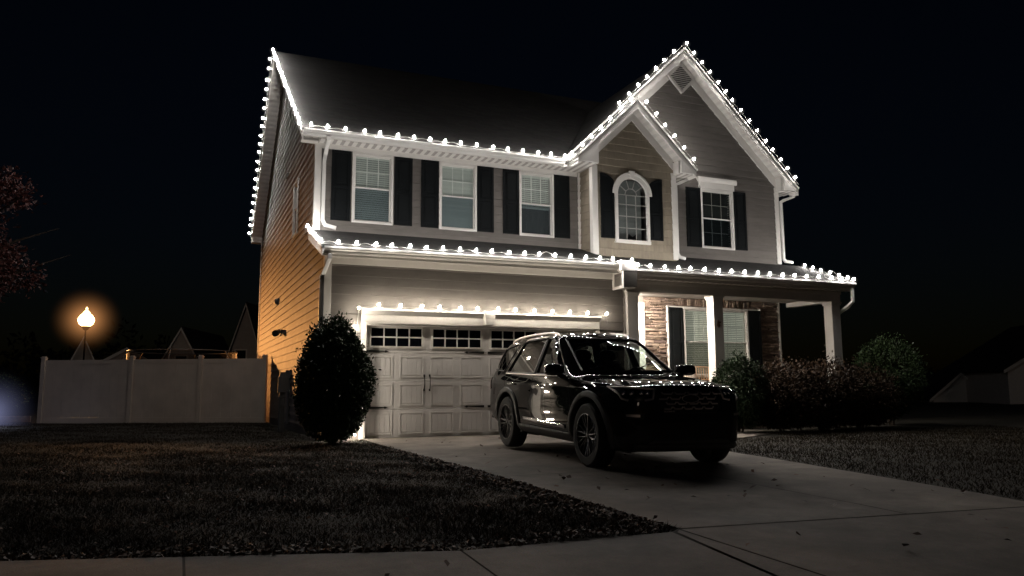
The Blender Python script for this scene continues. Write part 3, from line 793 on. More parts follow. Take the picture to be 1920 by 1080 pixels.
mb.prism([(DX0-.10, DZ+.17, .0), (DX0-.10, DZ+.17, .03), (DX0-.10, DZ+.20, .06), (DX0-.10, DZ+.235, .10), (DX0-.10, DZ+.245, .12), (DX0-.10, DZ+.28, .12), (DX0-.10, DZ+.28, 0)], (DX1-DX0+.20, 0, 0))
kx = (DX0+DX1)/2
mb.prism([(kx-.085, DZ+.03, .03), (kx+.085, DZ+.03, .03), (kx+.125, DZ+.31, .03), (kx-.125, DZ+.31, .03)], (0, 0, .12))
mb.build('door_surround', T, house, bevel=.004)
# wall lantern (unlit) right of the door
mb = MB(WF(0)); mb.box(6.00, 6.13, 1.90, 2.08, .01, .03); wl = mb.build('lantern_plate', T, house)
mb = MB(WF(0)); mb.tube([(6.09, 1.96, .03), (6.09, 1.98, .10), (6.09, 2.05, .12)], .012, 8); mb.tube([(6.13, 1.95, .03), (6.15, 2.03, .09)], .01, 6)
mb.box(6.04, 6.14, 1.70, 1.92, .07, .17); mb.build('lantern_body', M['iron'], wl)

# --- downspouts
def spout(path, name='downspout'):
    mb = MB(); mb.tube(path, .04, flat=(.075, .06)); return mb.build(name, G, house, bevel=.006)
spout([(.17, 1.08, 6.03), (.17, 1.08, 5.95), (.17, 1.42, 5.74), (.15, 1.44, 5.6), (.15, 1.44, 4.36), (.20, 1.43, 4.26), (.42, 1.40, 4.20)])
spout([(.0, -.34, 3.37), (.0, -.34, 3.28), (-.035, -.12, 3.10), (-.06, .09, 2.98), (-.06, .10, .12)])
spout([(8.82, .95, 6.04), (8.82, .95, 5.96), (8.60, .92, 5.86), (8.46, .90, 5.80), (8.45, .90, 4.10), (8.50, .90, 4.02), (8.66, .88, 3.98)])
spout([(12.62, 1.42, 6.12), (12.62, 1.42, 6.0), (12.3, 1.43, 5.88), (12.19, 1.44, 5.82), (12.19, 1.44, 4.28), (12.24, 1.43, 4.22), (12.46, 1.40, 4.19)])
spout([(12.66, -.33, 3.32), (12.66, -.33, 2.98), (12.60, -.22, 2.86), (12.53, -.0, 2.72), (12.52, .04, 2.6), (12.52, .04, .3)])
# --- things fixed to the side wall
W = WL(0)
mb = MB(W); mb.box(7.24, 7.40, 3.20, 3.36, .0, .05); mb.prism([(7.22, 3.18, .01), (7.42, 3.18, .01), (7.42, 3.20, .16), (7.42, 3.36, .05), (7.22, 3.36, .05), (7.22, 3.20, .16)], (0, .01, 0)) if False else None
mb.lathe([(.08, .0), (.09, .05), (.06, .12), (.001, .13)], 12, (7.32, 3.28, 0), 'z'); mb.build('wall_vent', M['clad'], house)
mb = MB(W); mb.box(6.02, 6.26, 6.42, 6.54, .0, .06); mb.build('wall_vent', S, house)
mb = MB(W); mb.lathe([(.07, 0), (.07, .03), (.03, .04), (.03, .10)], 12, (6.45, 2.40, 0)); mb.tube([(6.45, 2.40, .08), (6.20, 2.36, .15), (6.02, 2.33, .22)], [.05, .075, .085], 10); mb.tube([(6.45, 2.42, .08), (6.75, 2.38, .14)], [.05, .07], 10)
mb.build('flood_light', M['black'], house, smooth=True)
mb = MB(W); mb.box(4.30, 4.62, .90, 1.36, 0, .14); mb.box(4.40, 4.50, .1, .9, 0, .06); mb.lathe([(.09, .14), (.09, .22), (.07, .24)], 14, (4.46, 1.15, 0)); mb.build('electric_meter', M['clad'], house, bevel=.006)
mb = MB(W); mb.tube([(4.9, 1.25, .03), (4.9, 1.25, .10), (4.9, 1.18, .12)], .018, 8); mb.tube([(4.72, 1.2, .02), (4.72, .15, .02)], .02, 8); mb.build('wall_pipe', M['clad'], house, smooth=True)

# porch ceiling lamp (lights the stone wall; hidden from the street by the beam)
mb = MB(); mb.lathe([(.02, 3.10), (.09, 3.095), (.10, 3.08), (.10, 3.07)], 20, (7.0, .72, 0)); pl_ = mb.build('ceiling_lamp', M['iron'], house, smooth=True)
mb = MB(); mb.lathe([(.095, 3.069), (.09, 3.03), (.07, 3.005), (.001, 3.0)], 20, (7.0, .72, 0), cap=False); mb.build('lamp_shade', emit('porch_lamp_glass', (1, .89, .76), PORCH), pl_, smooth=True)
# ------------------------------------------------------------------ light strings
M['bulb'] = emit('warm_white_bulb', (1.0, .945, .89), BULB)
M['bulb_w'] = emit('warm_bulb', (1.0, .88, .72), BULB*.66)
M['cord'] = mat('white_light_cord', (.45, .45, .42), .5)
GLOW = .13
M['bulb_glare'] = glare('bulb_glare', (1.0, .93, .86), 3.6, GLOW, 2.8)  # lens glare around each bulb, modelled as a glowing sphere
def bulb_mesh(mb_, name):
    mb = MB(); mb.mi = 0
    mb.lathe([(.013, .0), (.022, .009), (.027, .023), (.026, .038), (.018, .056), (.006, .068)], 8, (0, 0, .0))
    mb.mi = 1
    mb.lathe([(.013, -.028), (.014, -.001)], 8)
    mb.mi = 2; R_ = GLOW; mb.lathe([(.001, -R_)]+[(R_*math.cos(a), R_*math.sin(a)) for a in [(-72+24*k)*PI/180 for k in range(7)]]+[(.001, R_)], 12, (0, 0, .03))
    o = mb.build(name, [mb_, M['cord'], M['bulb_glare']], None, smooth=True); me = o.data; bpy.data.objects.remove(o); return me
BM = bulb_mesh(M['bulb'], 'bulb'); M['bulb_glare'] = glare('door_bulb_glare', (1.0, .80, .55), 1.2, GLOW, 2.8); BMW = bulb_mesh(M['bulb_w'], 'bulb')  # same glowing glare sphere, warmer and weaker, for the door bulbs
nb = 0
def light_string(label, path, outs, spacing=.355, mesh=None, loops=.05, sag=(0, 0, 1), start=.1, name='light_string', tilt=.4):
    """path: points; outs: bulb direction per segment"""
    global nb
    mesh = mesh or BM
    o0 = Vector(path[0])
    t = thing(name, label, 'string lights', o0, group='strings of white bulbs along the roof edges and door')
    pts = []; rs = random.Random(len(label)*7+int(abs(path[0][0])*10))
    P3 = [Vector(p) for p in path]; carry = start
    for i in range(len(P3)-1):
        a, b = P3[i], P3[i+1]; L = (b-a).length; d = (b-a)/L; s = carry
        while s < L:
            pts.append((a+d*s, Vector(outs[i]).normalized(), d)); s += spacing*rs.uniform(.88, 1.10)
        carry = s-L
    mb = MB(); path2 = [P3[0]-o0]
    for k, (p, o, d) in enumerate(pts):
        path2.append(p-o0)
        if k+1 < len(pts):
            q = pts[k+1][0]; h = loops*rs.uniform(-.2, 1.0)
            if rs.random() < .07: h = loops*2.2
            for f in (.25, .5, .75): path2.append(p.lerp(q, f)-o0+Vector(sag)*h*math.sin(PI*f)+Vector((rs.uniform(-.006, .006),)*3))
    path2.append(P3[-1]-o0)
    if (path2[-1]-path2[-2]).length < .01: path2.pop()
    mb.tube(path2, .0045, 5); mb.build('cord', M['cord'], t, smooth=True)
    for p, o, d in pts:
        b = bpy.data.objects.new('bulb', mesh); COL.objects.link(b); b.parent = t
        j = Vector((rs.uniform(-1, 1), rs.uniform(-1, 1), rs.uniform(-1, 1)))*tilt
        b.matrix_local = Matrix.Translation(p-o0+o*.022) @ (o+j).to_track_quat('Z', 'Y').to_matrix().to_4x4(); nb += 1
    return t
UP = (0, -.35, .9)
ge = .02
light_string('bulbs up the front slope of the left gable edge', [(-.37, 1.10, 6.17), (-.37, 7.60, 10.52)], [(-.5, -.1, .8)])
light_string('bulbs down the rear slope of the left gable edge', [(-.38, 7.85, 10.40), (-.38, 13.1, 6.14)], [(-.75, .3, .6)], spacing=.33)
light_string('bulbs along the main upper gutter above three windows', [(-.30, 1.025, 6.16), (5.60, 1.025, 6.16), (5.58, .58, 6.17)], [UP, (-.3, 0, 1)])
light_string('bulbs up the left edge of the small bay gable', [(5.66, .53, 6.24), (7.20, .53, 7.74)], [(-.5, -.3, .8)])
light_string('bulbs down the right edge of the small bay gable', [(7.34, .53, 7.64), (8.84, .53, 6.20)], [(.5, -.3, .8)])
light_string('bulbs up the left edge of the tall gable', [(7.02, 1.16, 7.63), (9.02, 1.16, GP+.03)], [(-.5, -.3, .8)], spacing=.37)
light_string('bulbs from the tall gable peak down its right edge', [(9.08, 1.16, GP+.05), (12.58, 1.16, GE+.03)], [(.45, -.3, .8)], spacing=.345, start=.02)
light_string('bulbs along the garage gutter and its left roof edge', [(-.15, YU-.05, 4.17), (-.15, -.3, 3.56), (-.02, -.397, 3.53), (6.05, -.397, 3.57)], [(-.3, -.1, 1), UP, UP], spacing=.345)
light_string('bulbs along the porch gutter', [(6.16, -.54, 3.56), (6.45, -.54, 3.50), (6.50, -.395, 3.472), (12.70, -.395, 3.472)], [UP, UP, UP], spacing=.36)
light_string('bulbs on the far right edge of the porch roof', [(12.72, YU-.1, 4.10), (12.80, -.33, 3.475)], [(.35, -.2, 1)], spacing=.30)
light_string('bulbs around the white garage door surround', [(.585, -.05, .05), (.585, -.05, 2.30), (.60, -.20, 2.425), (5.83, -.20, 2.425), (5.90, -.12, 2.28)], [(-.5, -1, 0), (-.5, -1, 0), (0, -.5, 1), (.6, -.8, 0)], spacing=.40, mesh=BMW, loops=.02, start=.05)

# ------------------------------------------------------------------ ground
def hz(y):
    if y >= 0: return 0.0
    pts = [(0, 0), (-6, -.045), (-9.6, -.11), (-14, -.33), (-18, -.42), (-60, -.5)]
    for (a, za), (b, zb) in zip(pts, pts[1:]):
        if y >= b: return za+(zb-za)*(a-y)/(a-b)
    return -.5
def grid(name, xs, ys, fz, m, kind='structure'):
    mb = MB(); idx = {}
    for j, y in enumerate(ys):
        for i, x in enumerate(xs): idx[i, j] = mb.P((x, y, fz(x, y)))
    for j in range(len(ys)-1):
        for i in range(len(xs)-1): mb.f.append([idx[i, j], idx[i+1, j], idx[i+1, j+1], idx[i, j+1]]); mb.m.append(0)
    o = mb.build(name, m, None, smooth=True, fix=False); o['kind'] = kind; return o
def lin(a, b, n): return [a+(b-a)*i/n for i in range(n+1)]
def lumps(x, y):
    return .012*math.sin(1.7*x+.6*y)*math.sin(1.1*y-.4*x)+.008*math.sin(4.1*x+1)*math.sin(3.7*y)
SWY = lambda x: -9.68+.295*max(0, -.7-x)            # far edge of the sidewalk
def gz(x, y): return hz(y)-.012+(lumps(x, y) if not (0.6 < x < 6) else 0)
g = grid('ground', [-400, -150, -60, -30, -18]+lin(-12, 20, 64)+[26, 40, 80, 200, 400], [-60, -40, -25]+lin(-18, 16, 85)+[22, 30, 45, 80, 160, 400], gz, M['soil'])
def sheet(name, polys, m, lift):
    mb = MB()
    for poly in polys:
        y0 = min(p[1] for p in poly); y1 = max(p[1] for p in poly); y = y0
        n = max(1, int((y1-y0)/.5))
        for k in range(n):
            a, b = y0+(y1-y0)*k/n, y0+(y1-y0)*(k+1)/n
            q = clip(clip(poly, 0, 1, -a), 0, -1, b)
            if q: mb.face([(p[0], p[1], hz(p[1])+lift) for p in q])
    o = mb.build(name, m, None, fix=False); o['kind'] = 'structure'; return o
def mk(poly, shrink=0): return poly
xl = lambda y: .72 if y > -1 else .72+(-1-y)*.03
drv = [(.70, -.0), (.72, -1.5), (.86, -6), (.98, -9.60), (4.55, -9.90), (5.05, -5.4), (5.80, -1.3), (5.80, 0)]
def dpoly(y0, y1, x0=None, x1=None):
    p = clip(clip(drv, 0, 1, -y0), 0, -1, y1)
    if x0 is not None: p = clip(p, 1, 0, -x0)
    if x1 is not None: p = clip(p, -1, 0, x1)
    return p
j = .008
slabs = []
for (a, b) in ((-3.2, 0), (-6.4, -3.2), (-30, -6.4)):
    for (c, d) in ((-1, 3.05), (3.05, 9)): slabs.append(dpoly(a+j, b-j, c+j, d-j))
sheet('driveway', [p for p in slabs if p], M['concrete'], .006)
sheet('driveway_apron', [[(.965, -9.625), (4.55, -9.925), (6.6, -10.3), (7.6, -11.9), (8.6, -14.0), (1.2, -14.0), (1.06, -10.9)], [(.885, -9.70), (.945, -9.64), (1.04, -10.9), (1.17, -14.0), (.70, -14.0), (.765, -11.2)]], M['concrete'], .006)
wk = []
edges_ = [-9, -5.8, -4.15, -2.45, -.93, .72, .84]
for a, b in ((-14, -9), (-9, -5.6), (-5.6, -4.0), (-4.0, -2.35), (-2.35, -.73), (-.73, .86)):
    a2, b2 = a+.008, b-.008; s_ = .24
    wk.append([(a2, SWY(a2)), (b2, SWY(b2)), (b2-(.12 if b > .5 else 0), SWY(b2)-1.5), (a2, SWY(a2)-1.5)])
sheet('sidewalk', wk, M['concrete'], .006)
sheet('walkway', [[(5.81, -1.25), (5.81, -2.3), (7.3, -2.6), (8.4, -2.0), (8.4, -1.0)]], M['concrete'], .006)
sheet('driveway_joint_bed', [[(.70, 0), (.98, -9.58), (.86, -9.66), (.72, -14.02), (8.7, -14.02), (6.7, -10.3), (4.5, -9.9), (5.82, 0)], [(-14, SWY(-14)), (-.71, -9.675), (-.71, -11.17), (-14, SWY(-14)-1.49)], [(-.71, -9.678), (.86, -9.678), (.74, -11.17), (-.71, -11.17)]], M['joint'], .001)
sheet('road', [[(-60, -60), (80, -60), (80, -14.6), (-60, -14.6)]], mat('asphalt', (.05, .05, .05), .9, bump=.5), .004)

# grass blades and leaf litter (numpy built)
def scatter_mesh(name, P, tri, m, label=None, cat=None, kind='stuff'):
    me = bpy.data.meshes.new(name)
    nv = len(P); nf = nv//tri
    me.vertices.add(nv); me.vertices.foreach_set('co', P.astype(np.float32).ravel())
    me.loops.add(nv); me.loops.foreach_set('vertex_index', np.arange(nv, dtype=np.int32))
    me.polygons.add(nf); me.polygons.foreach_set('loop_start', np.arange(0, nv, tri, dtype=np.int32)); me.polygons.foreach_set('loop_total', np.full(nf, tri, dtype=np.int32))
    me.update(); me.validate(); me.materials.append(m)
    o = bpy.data.objects.new(name, me); COL.objects.link(o)
    if label: o['label'] = label; o['category'] = cat
    if kind: o['kind'] = kind
    return o
def blades(X, Y, h, w, lean=.5):
    n = len(X); Z = np.array([gz(x, y) for x, y in zip(X, Y)])
    a = rng.uniform(0, 2*PI, n); H = h*rng.uniform(.4, 1.3, n); L = H*rng.uniform(0, lean*2, n); b = rng.uniform(0, 2*PI, n)
    P = np.empty((n, 3, 3))
    P[:, 0] = np.stack([X-np.cos(a)*w, Y-np.sin(a)*w, Z], 1); P[:, 1] = np.stack([X+np.cos(a)*w, Y+np.sin(a)*w, Z], 1)
    P[:, 2] = np.stack([X+np.cos(b)*L, Y+np.sin(b)*L, Z+H], 1); return P.reshape(-1, 3)
def inleft(x, y): return (x < .66+(-y)*.030) & (y > -9.68+.295*np.maximum(0, -.7-x)+.03)
n = 190000
X = rng.uniform(-7.5, 1.0, n*2); Y = -9.9+rng.beta(1.0, 1.9, n*2)*12.0; k = inleft(X, Y) & ((X < -.1) | (Y < -.2)); X, Y = X[k][:n], Y[k][:n]
tuft = (np.sin(X*3.1+np.cos(Y*2.3)*2)*np.sin(Y*2.7+X) > -.55) | (rng.uniform(0, 1, len(X)) < .55); X, Y = X[tuft], Y[tuft]
Xb = rng.uniform(-11, -.1, 70000); Yb = rng.uniform(1.0, 11, 70000); kb = (Yb < 8.7-(Xb)*.50); X = np.concatenate([X, Xb[kb]]); Y = np.concatenate([Y, Yb[kb]])
scatter_mesh('grass', blades(X, Y, .020+.030*np.clip(.5+.5*np.sin(X*1.9+np.sin(Y*1.3)*2)*np.cos(Y*2.1+X*.7)+.25*np.sin(X*7+Y*5), 0, 1), .0035, 1.2), 3, M['grassblade'], 'short dormant lawn left of the driveway', 'grass')
n = 60000
X = rng.uniform(4.4, 15, n*2); Y = rng.uniform(-11, -1.6, n*2); k = (X > 5.10+(Y+5.4)*.11+.05) & (X > 4.65) & ((Y < -2.7) | (X > 8.5)); X, Y = X[k][:n], Y[k][:n]
k = (Y > -9.95-.2*(X-4.5)); X, Y = X[k], Y[k]
scatter_mesh('grass', blades(X, Y, .045, .005, .9), 3, M['grassblade'], 'dry lawn right of the driveway', 'grass')
def litter(X, Y, size, zoff=.01, on=gz):
    n = len(X); Z = np.array([on(x, y) for x, y in zip(X, Y)])+zoff+rng.uniform(0, .02, n)
    a = rng.uniform(0, 2*PI, n); s = size*rng.uniform(.5, 1.3, n)
    u = np.stack([np.cos(a), np.sin(a), rng.uniform(-.5, .5, n)], 1); v = np.stack([-np.sin(a), np.cos(a), rng.uniform(-.6, .6, n)], 1)
    c = np.stack([X, Y, Z], 1); s = s[:, None]
    P = np.stack([c-u*s, c-v*s*.55, c+u*s, c+v*s*.55+np.array([0, 0, .01])], 1); return P.reshape(-1, 3)
n = 1300
X = rng.uniform(-6, 1.2, n*3); Y = rng.uniform(-10.2, -1, n*3); k = inleft(X, Y); X, Y = X[k][:n], Y[k][:n]
# dense drifts along the two lawn edges
t = rng.beta(2.2, 1.0, 2600); Xe = (.70+t*.24)-np.abs(rng.normal(0, .16, 2600)); Ye = -1-t*8.5+rng.normal(0, .05, 2600)
t2 = rng.uniform(0, 1, 1500); Xs = -4.5+t2*5.3; Ys = -9.66+.295*np.maximum(0, -.7-Xs)+np.abs(rng.normal(0, .12, 1500))
X = np.concatenate([X, Xe, Xs]); Y = np.concatenate([Y, Ye, Ys])
scatter_mesh('fallen_leaves', litter(X, Y, .021, .012), 4, M['deadleaf'], 'brown fallen leaves on the lawn edge', 'leaves')
n = 90
X = rng.uniform(1.0, 5.0, n); Y = rng.uniform(-9.4, -1, n); X2 = rng.uniform(-4, 7, 60); Y2 = rng.uniform(-12, -10, 60)
scatter_mesh('fallen_leaves', litter(np.concatenate([X, X2]), np.concatenate([Y, Y2]), .04, .02, lambda x, y: hz(y)), 4, M['deadleaf'], 'single dry leaves scattered over the concrete', 'leaves')

# ------------------------------------------------------------------ shrubs and tree
def leaf_cloud(C_, Rr, n, size, seed, shell=.55, lump=.18, flat=0, zmin=.02, spiky=0.0):
    r = np.random.default_rng(seed)
    d = r.normal(size=(n, 3)); d /= np.linalg.norm(d, axis=1)[:, None]
    ph = np.arctan2(d[:, 1], d[:, 0]); f = 1+lump*(np.sin(3*ph+seed)*np.cos(4*d[:, 2]+seed*2)+.6*np.sin(7*ph+2*seed)*np.sin(6*d[:, 2]+seed))
    rad = (shell+(1-shell)*r.uniform(0, 1, n)**.45)*f*(1+spiky*np.abs(r.normal(0, 1, n))*(d[:, 2] > -.2))
    c = np.array(C_)+d*np.array(Rr)*rad[:, None]
    c[:, 2] = np.maximum(c[:, 2], zmin+r.uniform(0, .1, n))
    out = d+r.normal(0, .6, (n, 3)); out /= np.linalg.norm(out, axis=1)[:, None]
    sd = np.cross(out, r.normal(size=(n, 3))); sd /= np.linalg.norm(sd, axis=1)[:, None]
    s = (size*r.uniform(.6, 1.3, n))[:, None]
    up = np.cross(sd, out)*.25
    P = np.stack([c-out*s, c-sd*s*.45, c+out*s+up*s*.3, c+sd*s*.45], 1); return P.reshape(-1, 3)
def shrub(name, label, base, clouds, m, group=None, stems=5, seed=1):
    t = thing(name, label, 'shrub', base, group=group)
    P = np.concatenate([leaf_cloud(*c) for c in clouds]); o = scatter_mesh('foliage', P, 4, m, kind=None); o.parent = t
    mb = MB(); rs = random.Random(seed); h = clouds[0][0][2]*1.2
    for k in range(stems):
        a = 2*PI*k/stems; mb.tube([(.04*math.cos(a), .04*math.sin(a), -.03), (.12*math.cos(a), .12*math.sin(a), h*.35), (.28*math.cos(a+.3), .28*math.sin(a+.3), h*.8)], [.02, .016, .006], 6)
    mb.build('stem', M['bark'], t, smooth=True)
    # dense inner branches so the heart of the bush is dark
    c0, r0 = clouds[0][0], clouds[0][1]
    return t
shrub('holly_shrub', 'tall egg shaped dark holly shrub at the left corner of the garage door', (.02, -1.0, 0),
      [((0, 0, .95), (.65, .63, .98), 16000, .034, 3, .60, .065, 0, .04, .035), ((0, 0, 1.5), (.42, .42, .62), 5200, .034, 5, .55, .12, 0, .1, .10), ((0, 0, .95), (.5, .48, .75), 5000, .05, 9, .4, .02), ((0, 0, 1.0), (.66, .64, .98), 420, .030, 10, .98, .08, 0, .3, .09)], M['holly'])
shrub('boxwood_shrub', 'small glossy dark shrub in front of the middle porch column', (8.35, -1.25, -.01),
      [((0, 0, .80), (.62, .55, .72), 9000, .030, 13, .6, .10, 0, .05, .05), ((.05, 0, 1.25), (.22, .22, .35), 900, .034, 14, .5, .15, 0, .1, .15), ((0, 0, .6), (.45, .42, .5), 2500, .05, 15, .3, .02)], M['holly'])
for i, (x, y, rx, h, s, lab) in enumerate(((9.35, -1.35, .85, 1.28, 21, 'left of the reddish brown shrubs before the porch'), (10.55, -1.25, .95, 1.36, 22, 'middle of the reddish brown shrubs before the porch'), (11.75, -1.2, .95, 1.26, 23, 'right hand reddish brown shrub below the right porch column'))):
    shrub('nandina_shrub', lab, (x, y, -.01), [((0, 0, h*.52), (rx, .65, h*.54), 9500, .034, s, .5, .16, 0, .04, .14), ((0, 0, h*.4), (rx*.75, .5, h*.35), 3000, .05, s+9, .3, .05)], M['redleaf'], group='reddish shrubs in front of the porch', seed=s)
shrub('green_shrub', 'rounded green shrub beyond the reddish shrubs at the right', (13.45, -.55, -.01), [((0, 0, 1.12), (.80, .75, .92), 9000, .035, 31, .6, .10, 0, .05, .10), ((0, 0, .8), (.55, .5, .6), 2500, .05, 32, .3, .02)], M['greenleaf'])
def tree(name, label, base, h, clouds, m, seed=1, r=.13, group=None):
    t = thing(name, label, 'tree', base, group=group); rs = random.Random(seed)
    mb = MB(); mb.tube([(0, 0, -.1), (.03, .02, h*.25), (-.04, .05, h*.55), (.02, 0, h)], [r, r*.8, r*.6, r*.15], 10)
    for k in range(11):
        z = h*(.3+.06*k); a = rs.uniform(0, 2*PI); L = h*.28*rs.uniform(.7, 1.2)
        mb.tube([(0, 0, z), (L*.5*math.cos(a), L*.5*math.sin(a), z+L*.35), (L*math.cos(a+.2), L*math.sin(a+.2), z+L*.6)], [r*.35, r*.2, r*.05], 6)
    mb.build('trunk', M['bark'], t, smooth=True)
    P = np.concatenate([leaf_cloud(*c) for c in clouds]); o = scatter_mesh('crown', P, 4, m, kind=None); o.parent = t
    return t
TX, TY = -6.45, 4.3
rs = random.Random(4)
cl = []
for k in range(22):
    a = rs.uniform(0, 2*PI); rr_ = rs.uniform(.3, 1.5); z = rs.uniform(2.4, 5.6); q = 1-abs(z-3.6)/3.2
    cl.append(((rr_*q*math.cos(a), rr_*q*math.sin(a), z), (.5, .5, .38), 380, .05, 60+k, .1, .3))
tree('autumn_tree', 'reddish leaved tree at the left edge of the photo', (TX, TY, 0), 5.8, cl, M['treeleaf'], 3)
# ------------------------------------------------------------------ SUV (local: +X forward, +Y driver side, Z up, origin under front axle)
def paint():
    m, nt, b = nmat('dark_metallic_paint'); N, L = nt.nodes, nt.links
    b.inputs['Base Color'].default_value = (.022, .022, .023, 1); b.inputs['Metallic'].default_value = 0; b.inputs['Specular IOR Level'].default_value = 0; b.inputs['Roughness'].default_value = .35
    b.inputs['Coat Weight'].default_value = 1; b.inputs['Coat Roughness'].default_value = .015; b.inputs['Coat IOR'].default_value = 1.45
    tc = N.new('ShaderNodeTexCoord'); t = N.new('ShaderNodeTexNoise'); t.inputs['Scale'].default_value = 2.2; t.inputs['Detail'].default_value = 1
    L.new(tc.outputs['Object'], t.inputs['Vector']); bp = N.new('ShaderNodeBump'); bp.inputs['Strength'].default_value = .05; bp.inputs['Distance'].default_value = .05
    L.new(t.outputs[0], bp.inputs['Height']); L.new(bp.outputs[0], b.inputs['Coat Normal'])
    return m
PAINT = paint()
CG = glass('car_glass', (.80, .88, .84), 1.55, 0, 0, 1.3); PG = glass('privacy_glass', (.28, .30, .30), 1.55, 0, 0, 1.3)
LENS = glass('lamp_lens', (.8, .8, .8), 1.45)
car = thing('parked_suv', 'dark grey SUV parked on the driveway facing the street, string lights mirrored in its bonnet', 'car', (3.11, -6.0, -.048))
car.rotation_euler = (0, .02, -PI/2-.046)
# stations: (X, [(y,z, dx)...10 rows])
ST = [
 (.945, [(0, .27, 0), (.30, .27, 0), (.36, .33, 0), (.38, .52, 0), (.38, .78, 0), (.37, .93, -.02), (.34, 1.005, -.05), (.24, 1.035, -.08), (.12, 1.045, -.09), (0, 1.05, -.09)]),
 (.90, [(0, .25, 0), (.58, .25, 0), (.66, .32, 0), (.70, .52, 0), (.70, .78, 0), (.68, .94, -.03), (.64, 1.02, -.08), (.44, 1.055, -.10), (.2, 1.065, -.10), (0, 1.07, -.10)]),
 (.76, [(0, .24, 0), (.76, .24, 0), (.84, .33, 0), (.87, .54, 0), (.87, .78, 0), (.85, .94, -.03), (.80, 1.035, -.08), (.56, 1.08, -.08), (.25, 1.09, -.06), (0, 1.095, -.06)]),
 (.50, [(0, .24, 0), (.82, .24, 0), (.92, .34, 0), (.955, .56, 0), (.955, .78, 0), (.93, .94, 0), (.86, 1.055, 0), (.62, 1.105, 0), (.28, 1.115, 0), (0, 1.12, 0)]),
 (.05, [(0, .25, 0), (.84, .25, 0), (.945, .36, 0), (.985, .58, 0), (.985, .80, 0), (.955, .96, 0), (.885, 1.085, 0), (.68, 1.14, 0), (.30, 1.15, 0), (0, 1.15, 0)]),
 (-.42, [(0, .26, 0), (.85, .26, 0), (.945, .36, 0), (.975, .58, 0), (.975, .82, 0), (.955, .99, 0), (.90, 1.12, 0), (.74, 1.17, 0), (.36, 1.175, .10), (0, 1.175, .14)]),
 (-.66, [(0, .26, 0), (.85, .26, 0), (.945, .36, 0), (.965, .58, 0), (.970, .83, 0), (.955, 1.00, 0), (.91, 1.14, 0), (.755, 1.235, -.04), (.38, 1.27, .14), (0, 1.275, .19)]),
 (-1.30, [(0, .26, 0), (.85, .26, 0), (.945, .36, 0), (.96, .58, 0), (.968, .84, 0), (.96, 1.01, 0), (.925, 1.15, 0), (.685, 1.575, -.05), (.40, 1.62, .03), (0, 1.635, .08)]),
 (-1.62, [(0, .26, 0), (.85, .26, 0), (.945, .36, 0), (.96, .58, 0), (.968, .84, 0), (.96, 1.01, 0), (.928, 1.155, 0), (.665, 1.635, 0), (.46, 1.685, .02), (0, 1.705, .04)]),
 (-2.30, [(0, .27, 0), (.85, .27, 0), (.945, .37, 0), (.965, .58, 0), (.972, .85, 0), (.962, 1.02, 0), (.93, 1.16, 0), (.66, 1.655, 0), (.46, 1.70, 0), (0, 1.72, 0)]),
 (-2.95, [(0, .28, 0), (.84, .28, 0), (.94, .38, 0), (.98, .60, 0), (.985, .86, 0), (.965, 1.03, 0), (.925, 1.17, 0), (.65, 1.64, 0), (.46, 1.685, 0), (0, 1.705, 0)]),
 (-3.50, [(0, .30, 0), (.82, .30, 0), (.92, .40, 0), (.965, .62, 0), (.97, .88, 0), (.95, 1.04, 0), (.905, 1.18, 0), (.64, 1.60, 0), (.45, 1.655, 0), (0, 1.68, 0)]),
 (-3.90, [(0, .34, 0), (.76, .34, 0), (.87, .44, 0), (.92, .64, 0), (.92, .90, 0), (.895, 1.05, 0), (.85, 1.19, .03), (.62, 1.55, .10), (.42, 1.63, .05), (0, 1.655, .02)]),
 (-4.05, [(0, .40, 0), (.56, .40, 0), (.68, .46, 0), (.74, .66, 0), (.74, .92, 0), (.72, 1.06, .03), (.67, 1.17, .10), (.52, 1.45, .24), (.35, 1.52, .22), (0, 1.54, .20)]),
]
def Zf(z):
    pts = [(0, 0), (.55, .55), (.78, .76), (.93, .90), (1.05, .995), (1.17, 1.105), (1.24, 1.185), (1.5, 1.525), (1.6, 1.635), (1.72, 1.755), (3, 3.04)]
    for (a, za), (b, zb) in zip(pts, pts[1:]):
        if z <= b: return za+(zb-za)*(z-a)/(b-a)
    return z
YS = .955
def shp(X, ri, y, z, dx):
    if ri == 3 and X < .3: y += .006
    if ri == 4 and X < .3: y -= .020
    if ri == 5 and X < .3: y += .010
    if X > .3 and ri in (5, 6, 7): y *= (.96, .91, .88)[ri-5]
    if X > .3 and ri in (2, 3, 4): y *= .97
    return (y*YS, Zf(z), dx*.9)
ST = [((X if X < .3 else .3+(X-.3)*.86), [shp(X, ri, *r) for ri, r in enumerate(rows)]) for X, rows in ST]
def body_base(inset=0.0):
    V = []; F = []; nr = 10
    for sgn in (1, -1):
        pass
    for X, rows in ST:
        for (y, z, dx) in rows: V.append((X+dx, y, z))
        for (y, z, dx) in rows[1:-1]: V.append((X+dx, -y, z))
    per = nr+nr-2
    def ring(i):   # indices around the section: center bottom -> +y side -> top center -> -y side back
        b = i*per; return [b+k for k in range(nr)]+[b+nr+k for k in range(nr-3, -1, -1)]
    for i in range(len(ST)-1):
        a, c = ring(i), ring(i+1); m = len(a)
        for k in range(m): F.append((a[k], a[(k+1) % m], c[(k+1) % m], c[k]))
    # caps: quad strips between +y and -y
    for i, rev in ((0, False), (len(ST)-1, True)):
        r = ring(i); m = len(r)       # 18 verts ; pair k with m-k
        for k in range(nr-1):
            a, b = r[k], r[k+1]; c = r[(m-k-1) % m]; d = r[(m-k) % m]
            q = [a, b, c, d]; q = [x for n_, x in enumerate(q) if x not in q[:n_]]
            if len(q) > 2: F.append(tuple(q[::-1] if not rev else q))
    return V, F
V, F = body_base()
